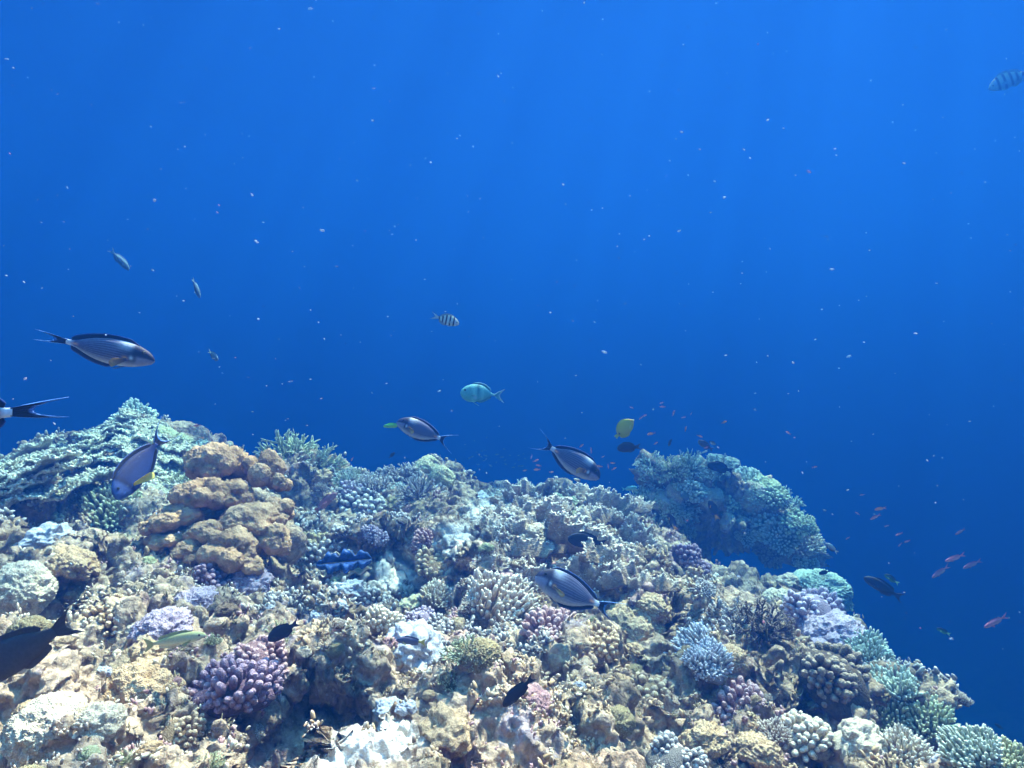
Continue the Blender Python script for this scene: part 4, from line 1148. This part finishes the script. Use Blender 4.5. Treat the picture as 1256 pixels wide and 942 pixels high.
def sohal(bend=0.0, deep=1.0, span=.215, lobe=.36):
    top = [-.015, .035, .085, .135, .172, .192, .190, .165, .118, .062, .042, .040]
    bot = [-.035, -.070, -.100, -.135, -.168, -.192, -.198, -.176, -.122, -.058, -.038, -.036]
    wid = [.004, .026, .046, .064, .076, .080, .074, .060, .040, .020, .014, .012]
    return Fish(SO_US, [x * deep for x in top], [x * deep for x in bot], wid, sohal_col, ((.03, .03, .06), (.10, .16, .30)), (span, lobe, .10 if span > .1 else .15, 2.2, BLK, BLK, EDGE),
                (.16, .93, .060, .3, BLK, BLK, (.05, .12, .40)), (.42, .93, .055, .2, BLK, BLK, (.05, .12, .40)), (.27, -.045, .15, .05), (.115, .058, .021), (.30, .13), bend, ((.03, .03, .06), (.45, .30, .08)))
GS = 'lined surgeonfish with black lyre tails'
sl = make_fish('surgeonfish', sohal(.06, .74, .06, .40), 'slender surgeonfish swimming right in open water above the plate mound', GS)
sl.matrix_world = fish_pose((186, 441), (36, 411), 1.95, .1, .12, 1.40)
sa = make_fish('surgeonfish', sohal(.06), 'surgeonfish facing left above the small honeycomb crest mound', GS)
sa.matrix_world = fish_pose((488, 516), (558, 546), 2.9, -.15, .10, 1.36)
POSES = [((735, 584), (656, 538), 2.9, -.2, -.12, 'surgeonfish diving right above the frilled blade corals'),
         ((657, 702), (756, 757), 2.25, -.15, .28, 'lowest surgeonfish, facing left over the pink and white tipped corals'),
         ((-170, 520), (106, 501), 1.25, .0, .10, 'surgeonfish cut off by the left edge with only its black tail showing')]
for h_, t_, Y_, yw, rl, lb in POSES:
    if h_[0] < 0: f = tag(copy_fish(sl), lb)
    else:
        FV = sohal(-.10 if h_[0] > 700 else .13, 1.02 if h_[0] > 700 else 1.08, .20 if h_[0] > 700 else .17)
        FV.pec = (.28, -.04, .14, .06) if h_[0] > 700 else (.28, -.05, .17, .035)
        f = make_fish('surgeonfish', FV, lb, GS)
    f.matrix_world = fish_pose(h_, t_, Y_, yw, rl, 1.40 if h_[0] < 0 else 1.36)

# surgeonfish turning towards the camera, with yellow pectoral fins
def bluecol(u, v):
    C = lerp((.010, .018, .075), (.022, .045, .17), np.clip(.5 - v * .6, 0, 1))
    C = lerp(C, (.055, .10, .28), np.clip((.22 - u) / .05, 0, 1))
    return lerp(C, (.015, .018, .04), bump1(u, .24, .03) * .7)
YE = (.75, .55, .05)
fb = sohal(.12); fb.col = bluecol; fb.pcol = (YE, (.80, .70, .18)); fb.pec = (.28, -.08, .24, .06)
fy = make_fish('surgeonfish', fb, 'blue surgeonfish with spread yellow pectoral fins heading down in front of the plate mound', GS)
fy.matrix_world = fish_pose((166, 604), (176, 530), 2.0, -.85, .45, 1.36)

# black and white banded damselfish
def sergeant_col(u, v):
    C = lerp((.50, .60, .58), (.62, .66, .40), np.clip(v, 0, 1) * .6)
    b = np.zeros_like(u)
    for c in (.26, .43, .60, .76, .92): b = np.maximum(b, np.clip((.042 - np.abs(u - c - .02 * v)) / .018, 0, 1))
    return lerp(C, (.015, .02, .035), b)
SG = Fish([0, .03, .1, .22, .38, .55, .72, .86, 1], [0, .05, .12, .20, .245, .235, .17, .085, .055], [-.02, -.06, -.11, -.17, -.21, -.21, -.155, -.08, -.05], [.005, .03, .055, .075, .08, .07, .05, .03, .016], sergeant_col, ((.3, .4, .4), (.4, .5, .5)),
          (.17, .34, .14, 1.4, (.45, .52, .52), (.35, .45, .5), (.1, .14, .2)), (.25, .88, .075, .3, (.3, .36, .36), (.2, .26, .28), (.1, .12, .15)), (.55, .88, .09, .3, (.3, .36, .36), (.2, .26, .28), (.1, .12, .15)), (.3, -.02, .15, .05), (.12, .03, .026), (.32, .14))
f = make_fish('damselfish', SG, 'black banded pale damselfish swimming right alone in open water', None); f.matrix_world = fish_pose((563, 397), (529, 387), 2.6, .15, 0, 1.3)
f2 = copy_fish(f); tag(f2, 'faint banded damselfish cut off by the right edge near the top'); f2.matrix_world = fish_pose((1218, 106), (1266, 86), 5.0, .3, 0, 1.3)

# teal unicornfish
def teal_col(u, v):
    C = lerp((.10, .36, .34), (.16, .48, .46), np.clip(.5 + .5 * v, 0, 1))
    C = lerp(C, (.05, .17, .20), bump1(u, .50, .05) * np.clip(v + .6, 0, 1) * .9)
    C = lerp(C, (.24, .62, .58), bump1(u, .38, .06) * .6 + bump1(u, .63, .05) * .5)
    return lerp(C, (.55, .68, .65), bump1(u, .985, .015) * .7)
TU = Fish([0, .03, .09, .2, .35, .52, .70, .85, .95, 1], [.0, .06, .135, .21, .255, .26, .205, .09, .035, .03], [-.03, -.09, -.16, -.225, -.245, -.21, -.14, -.06, -.03, -.028], [.01, .045, .075, .095, .10, .085, .055, .025, .014, .012], teal_col, ((.08, .3, .3), (.3, .55, .55)),
          (.20, .30, .15, 1.3, (.08, .28, .30), (.10, .32, .36), (.45, .62, .66)), (.30, .86, .07, .2, (.08, .30, .30), (.06, .24, .28), (.2, .5, .5)), (.5, .86, .06, .2, (.08, .30, .30), (.06, .24, .28), (.2, .5, .5)), (.3, -.06, .15, .06), (.12, .07, .03), (.36, .20))
f = make_fish('unicornfish', TU, 'deep bodied teal fish facing left in open water below the banded damselfish', None); f.matrix_world = fish_pose((565, 481), (618, 486), 3.4, -.25, .05, 1.26)

# yellow butterflyfish
def yel_col(u, v):
    C = lerp((.52, .50, .05), (.66, .60, .07), np.clip(.5 + .5 * v, 0, 1))
    C = C * (.86 + .14 * np.sin(v * 26))[..., None]
    C = lerp(C, (.72, .42, .12), bump1(u, .13, .03)); C = lerp(C, (.03, .035, .03), bump1(u, .90, .045) * bump1(v, 0.1, .5))
    return lerp(C, (.75, .65, .35), np.clip((.07 - u) / .04, 0, 1))
YB = Fish([0, .05, .13, .25, .42, .6, .78, .92, 1], [.0, .06, .16, .27, .33, .32, .23, .10, .065], [-.02, -.05, -.12, -.22, -.28, -.28, -.21, -.10, -.06], [.006, .025, .045, .06, .066, .06, .042, .022, .014], yel_col, ((.6, .55, .1), (.55, .52, .12)),
          (.09, .16, .14, 2, (.50, .48, .06), (.45, .46, .08), (.4, .42, .1)), (.22, .93, .075, .1, (.55, .52, .06), (.46, .46, .06), (.5, .5, .12)), (.5, .93, .085, .1, (.55, .52, .06), (.46, .46, .06), (.5, .5, .12)), (.3, -.05, .13, .05), (.12, .03, .024))
f = make_fish('butterflyfish', YB, 'bright yellow butterflyfish in the water above the dark round fish', None); f.matrix_world = fish_pose((778, 515), (754, 537), 2.9, .15, .0, 1.16)

# plain fish in one colour, reused by colour
def plain(c_back, c_belly, deep=1.0, fork=.26, tailc=None, slim=1.0, dors=.06):
    def col(u, v):
        C = lerp(c_belly, c_back, np.clip(.5 + .55 * v, 0, 1))
        if tailc is not None: C = lerp(C, tailc, np.clip((u - .86) / .08, 0, 1))
        return C
    t = tailc if tailc is not None else c_back
    top = [.005, .05, .095, .135, .155, .145, .105, .06, .045, .042]; bot = [-.015, -.05, -.085, -.12, -.14, -.135, -.10, -.055, -.04, -.038]
    return Fish([0, .03, .10, .22, .38, .56, .76, .9, .97, 1], [x * deep for x in top], [x * deep for x in bot], [x * slim for x in [.008, .035, .055, .07, .075, .066, .044, .024, .016, .014]], col, (t, t),
                (.15, fork, .13, 1.6, t, t, tuple(x * 1.1 for x in t)), (.25, .88, dors, .2, c_back, c_back, c_back), (.56, .88, dors, .2, c_belly, c_belly, c_belly), (.27, -.03, .14, .04), (.11, .03, .02))
NAVY, INK = (.03, .035, .06), (.028, .030, .042)
SOLO = [
 ('grouper', plain(INK, (.03, .03, .045), 1.02), (1061, 709), (1107, 734), 3.3, .1, 0, 'dark slender fish nosing up left in blue water beyond the right ridge', 'fish'),
 ('damselfish', plain(INK, INK, 1.55), (758, 551), (785, 547), 3.2, .5, 0, 'dark round fish just under the yellow butterflyfish', 'fish'),
 ('damselfish', plain((.05, .06, .10), (.10, .12, .18), 1.5), (857, 541), (874, 552), 3.6, .3, 0, 'grey blue fish above the crest of the overhanging reef head', 'fish'),
 ('damselfish', plain(INK, (.04, .04, .06), 1.5), (821, 547), (823, 538), 3.6, .9, 0, 'small dark fish hanging nose down left of the grey blue fish', 'fish'),
 ('damselfish', plain(INK, (.02, .02, .03), 1.25), (617, 864), (656, 831), 1.5, -.2, -.1, 'small black fish nosing down left at the bottom centre', 'fish'),
 ('damselfish', plain(INK, INK, 1.6), (330, 784), (366, 764), 1.75, -.2, 0, 'black deep bodied fish over the reef above the pink and purple corals', 'fish'),
 ('damselfish', plain(INK, (.02, .02, .03), 1.45), (696, 660), (746, 668), 3.1, -.1, 0, 'black fish sheltering between the frilled blades', 'fish'),
 ('surgeonfish', plain((.045, .048, .062), (.07, .07, .08), 1.25), (-40, 836), (90, 762), 1.0, -.1, 0, 'big dark fish cut off by the left edge in the lower left', 'fish'),
 ('wrasse', plain((.09, .09, .16), (.16, .16, .24), .95, .2, (.45, .42, .08)), (486, 784), (524, 789), 1.85, -.1, 0, 'slate blue wrasse with yellowish tail over the centre corals', 'fish'),
 ('wrasse', plain((.34, .36, .16), (.62, .64, .48), .75, .2), (251, 780), (174, 791), 1.6, .1, 0, 'pale green wrasse in front of the lilac lumpy corals', 'fish'),
 ('parrotfish', plain((.34, .16, .18), (.44, .24, .24), 1.1, .2), (412, 605), (386, 628), 3.4, .2, 0, 'pinkish parrotfish low over the reef right of the golden brown lobes', 'fish'),
 ('wrasse', plain((.12, .50, .05), (.35, .65, .08), .9, .22), (470, 523), (494, 521), 3.3, .1, 0, 'small bright green wrasse at the nose of the left facing surgeonfish', 'fish'),
 ('surgeonfish', plain((.16, .26, .32), (.05, .08, .12), 1.15), (154, 330), (139, 307), 4.2, .5, 0, 'upper one of two hazy distant fish high in the water at left', 'fish'),
 ('surgeonfish', plain((.16, .26, .32), (.05, .08, .12), 1.35), (241, 364), (240, 342), 4.2, .7, 0, 'hazy distant fish pointing down high in the water left of centre', 'fish'),
 ('surgeonfish', plain((.18, .26, .30), (.06, .08, .12), 1.35, .3, (.6, .6, .35)), (270, 442), (253, 430), 3.6, -.5, 0, 'small dark fish with pale fins in the water right of the upper left surgeonfish', 'fish'),
 ('damselfish', plain(INK, INK, 1.5, .25, (.75, .35, .04)), (871, 614), (880, 638), 4.3, .2, 0, 'dark fish with yellow orange tail at the centre of the overhanging head', 'fish'),
 ('damselfish', plain(INK, INK, 1.4, .25, (.80, .36, .05)), (820, 630), (829, 651), 4.3, .2, 0, 'dark fish with orange tail on the left flank of the overhanging head', 'fish'),
 ('damselfish', plain((.02, .02, .03), (.02, .02, .03), 1.5), (868, 570), (900, 578), 4.6, .1, 0, 'black fish tucked onto the crest of the overhanging reef head', 'fish'),
 ('damselfish', plain((.65, .65, .62), INK, 1.5), (1013, 667), (1027, 678), 3.6, .2, 0, 'small black fish with white back off the nose of the overhanging head', 'fish'),
 ('damselfish', plain(INK, (.02, .02, .03), 1.5), (1005, 704), (1018, 700), 4.2, .2, 0, 'tiny black fish against the blue green dome', 'fish'),
 ('damselfish', plain(INK, (.1, .3, .15), 1.3, .25, (.45, .70, .25)), (1086, 705), (1102, 716), 3.5, .2, 0, 'tiny dark fish with pale green tail above the dark slender fish', 'fish'),
 ('damselfish', plain(INK, (.1, .3, .15), 1.3, .25, (.45, .70, .25)), (1150, 771), (1165, 778), 3.5, .2, 0, 'tiny dark fish with pale green tail right of the outer slope', 'fish'),
 ('damselfish', plain(INK, (.1, .3, .15), 1.3, .25, (.45, .70, .25)), (1147, 849), (1160, 857), 3.2, .2, 0, 'tiny dark fish with pale green tail close over the outer slope', 'fish'),
 ('damselfish', plain(NAVY, NAVY, 1.3), (1221, 888), (1230, 894), 3.2, .2, 0, 'tiny navy fish above the lower end of the outer slope', 'fish'),
 ('wrasse', plain((.15, .45, .45), (.25, .55, .5), 1.0), (782, 598), (762, 600), 4.0, .2, 0, 'faint teal fish in the gap left of the overhanging head', 'fish'),
 ('damselfish', plain(INK, INK, 1.5), (484, 555), (477, 562), 4.2, .2, 0, 'tiny dark fish at the left foot of the small crest mound', 'fish'),
 ('butterflyfish', plain((.02, .03, .08), (.55, .58, .55), 1.5), (878, 545), (869, 541), 3.4, .2, 0, 'tiny two toned fish above the right crest of the overhanging head', 'fish'),
 ('wrasse', plain((.35, .45, .40), (.55, .60, .5), .9), (868, 553), (859, 556), 3.5, .2, 0, 'tiny pale fish just under the grey blue fish', 'fish'),
]
for (nm, F, h_, t_, Y_, yw, rl, lb, ct) in SOLO:
    if math.hypot(h_[0] - t_[0], h_[1] - t_[1]) > 26:
        f = make_fish(nm, F, lb, None, ct)
        for m_ in {c for c in f.children}: pass
        f.matrix_world = fish_pose(h_, t_, Y_, yw, rl, 1.24)
    else:
        f = tag(obj(nm, one_mesh_fish(nm, F)), lb, ct); f.matrix_world = fish_pose(h_, t_, Y_, yw, rl, 1.24)

# small orange and pink anthias
AN = [one_mesh_fish('anthias', plain(*c)) for c in (((.70, .22, .12), (.80, .42, .30), 1.0, .34), ((.60, .18, .22), (.75, .40, .42), .95, .34), ((.46, .16, .26), (.62, .40, .44), .8, .30))]
AP = [(813, 499, 8, 0, 1), (790, 510, 7, 20, 1), (787, 512, 8, 40, 2), (826, 507, 8, 70, 1), (799, 532, 11, 10, 0), (841, 526, 7, 80, 0), (858, 535, 8, 160, 0), (888, 518, 8, 20, 0), (812, 494, 6, 20, 2), (763, 517, 8, 0, 1),
      (752, 568, 7, 0, 0), (753, 575, 7, 30, 0), (746, 572, 6, 100, 1), (657, 565, 8, 20, 1), (659, 576, 9, 5, 0), (661, 571, 7, 170, 1), (652, 560, 6, 70, 2), (713, 547, 7, 40, 1), (725, 552, 8, 95, 1), (676, 579, 6, 0, 0),
      (644, 577, 6, 15, 0), (735, 572, 9, 175, 0), (740, 560, 5, 30, 2), (866, 549, 6, 20, 1), (967, 531, 8, -30, 1), (999, 573, 7, 10, 1), (1080, 624, 14, -12, 0), (1074, 634, 14, -30, 2), (1052, 630, 7, 30, 1), (1103, 655, 11, -20, 2),
      (1113, 664, 9, -15, 2), (1178, 652, 15, -30, 2), (1172, 684, 26, -22, 2), (1193, 692, 24, -28, 2), (1154, 701, 26, -38, 2), (1222, 762, 34, -25, 2), (1104, 668, 7, -40, 1), (398, 617, 8, 30, 1), (242, 522, 10, 5, 1), (247, 537, 7, -10, 0), (432, 563, 6, 60, 0),
      (838, 512, 6, 10, 2), (775, 500, 6, -15, 1), (804, 544, 6, 35, 0), (848, 507, 5, 60, 1), (1058, 607, 6, -10, 2), (1040, 660, 6, -35, 1), (1088, 645, 7, -20, 2)]
for i, (x, y, L_, ang, k) in enumerate(AP):
    o = obj('anthias', AN[k])
    dx, dy = math.cos(R(ang)) * L_ / 2, math.sin(R(ang)) * L_ / 2
    Y_ = {0: 3.4, 1: 3.2, 2: 3.0}[k] + .5 * math.sin(i * 2.3)
    hd = -1 if x > 1030 else (1 if i % 2 else -1)
    o.matrix_world = fish_pose((x + hd * dx, y - hd * dy if x < 1030 else y - dy * -hd * 1.0), (x - hd * dx, y + hd * dy if x < 1030 else y + dy * -hd * 1.0), Y_, .15 * math.sin(i), 0, 1.30)
    wh = 'in open water beyond the right ridge' if x > 1030 else ('in the water left of the overhanging head crest' if x > 740 else ('near the diving surgeonfish' if x > 600 else 'close over the left reef'))
    tag(o, {0: 'small orange anthias ', 1: 'small rosy orange anthias ', 2: 'small reddish violet anthias '}[k] + wh, 'fish', 'anthias ' + wh)

# far-off school of tiny dark fish behind the centre crest
DK = one_mesh_fish('damselfish', plain((.03, .08, .14), (.06, .14, .2), 1.3))
S_ = rg(909)
for i in range(34):
    x, y = S_.normal(605, 24), S_.normal(563, 11)
    if y > 580: continue
    o = obj('damselfish', DK); a_ = S_.uniform(-.7, .7); L_ = S_.uniform(3, 6); hd = 1 if S_.random() < .5 else -1
    o.matrix_world = fish_pose((x + hd * L_ * math.cos(a_) / 2, y - L_ * math.sin(a_) / 2), (x - hd * L_ * math.cos(a_) / 2, y + L_ * math.sin(a_) / 2), S_.uniform(5.5, 7.5), 0, 0, 1.3)
    tag(o, 'tiny dark fish of the distant school behind the centre crest', 'fish', 'distant school of tiny dark fish')

# ------------------------------------------------------------------ specks drifting in the water (past counting: one object)
def specks():
    S = rg(31); v, f = ico(2); Vs, Fs, Cs, As = [], [], [], []
    n = 520
    for i in range(n):
        Y = S.uniform(.5, 5.5) if i % 3 else S.uniform(.35, 1.4)
        x, y = S.uniform(-20, 1276), S.uniform(-10, 800)
        p = np.array(wp(x, y, Y))
        h = ray(x, y)
        if h is not None and h[0].y < Y + .15: continue
        px = min(.55 + S.exponential(.5), 2.8)
        big = False
        if big: px = S.uniform(2, 7); Y = S.uniform(.5, .9); p = np.array(wp(x, min(y, 560), Y))
        r = px / FPX * Y * .62
        d = v * np.array([S.uniform(1, 2.2), 1, S.uniform(.6, 1)]) * r * (1 + (0 if big else .25) * S.standard_normal((len(v), 1)))
        a = S.uniform(-.9, .3); ca, sa_ = math.cos(a), math.sin(a)
        d = np.stack([d[:, 0] * ca - d[:, 2] * sa_, d[:, 1], d[:, 0] * sa_ + d[:, 2] * ca], 1)
        Vs.append(d + p); Fs.append(f + len(v) * len(Fs))
        c = (.62, .76, .88) if S.random() < .94 else (.85, .42, .55)
        Cs.append(np.tile(c, (len(v), 1))); As.append(np.full(len(v), .10 if big else S.uniform(.15, .85)))
    m, nn, ll, b = new_mat('drifting_specks', .8, .1)
    at = nn.new('ShaderNodeAttribute'); at.attribute_name = 'col'; ll.new(at.outputs['Color'], b.inputs['Base Color'])
    a2 = nn.new('ShaderNodeAttribute'); a2.attribute_name = 'thick'
    lw = nn.new('ShaderNodeLayerWeight'); lw.inputs[0].default_value = .5
    iv = nn.new('ShaderNodeMath'); iv.operation = 'SUBTRACT'; iv.inputs[0].default_value = 1.0; ll.new(lw.outputs['Facing'], iv.inputs[1])
    mu = nn.new('ShaderNodeMath'); mu.operation = 'MULTIPLY'; ll.new(iv.outputs[0], mu.inputs[0]); ll.new(a2.outputs['Fac'], mu.inputs[1])
    ll.new(mu.outputs[0], b.inputs['Alpha'])
    o = obj('marine_snow', mesh_np('marine_snow', np.concatenate(Vs), np.concatenate(Fs), {'col': np.concatenate(Cs), 'thick': np.concatenate(As)}), m); o['kind'] = 'stuff'
specks()
bpy.context.view_layer.update()
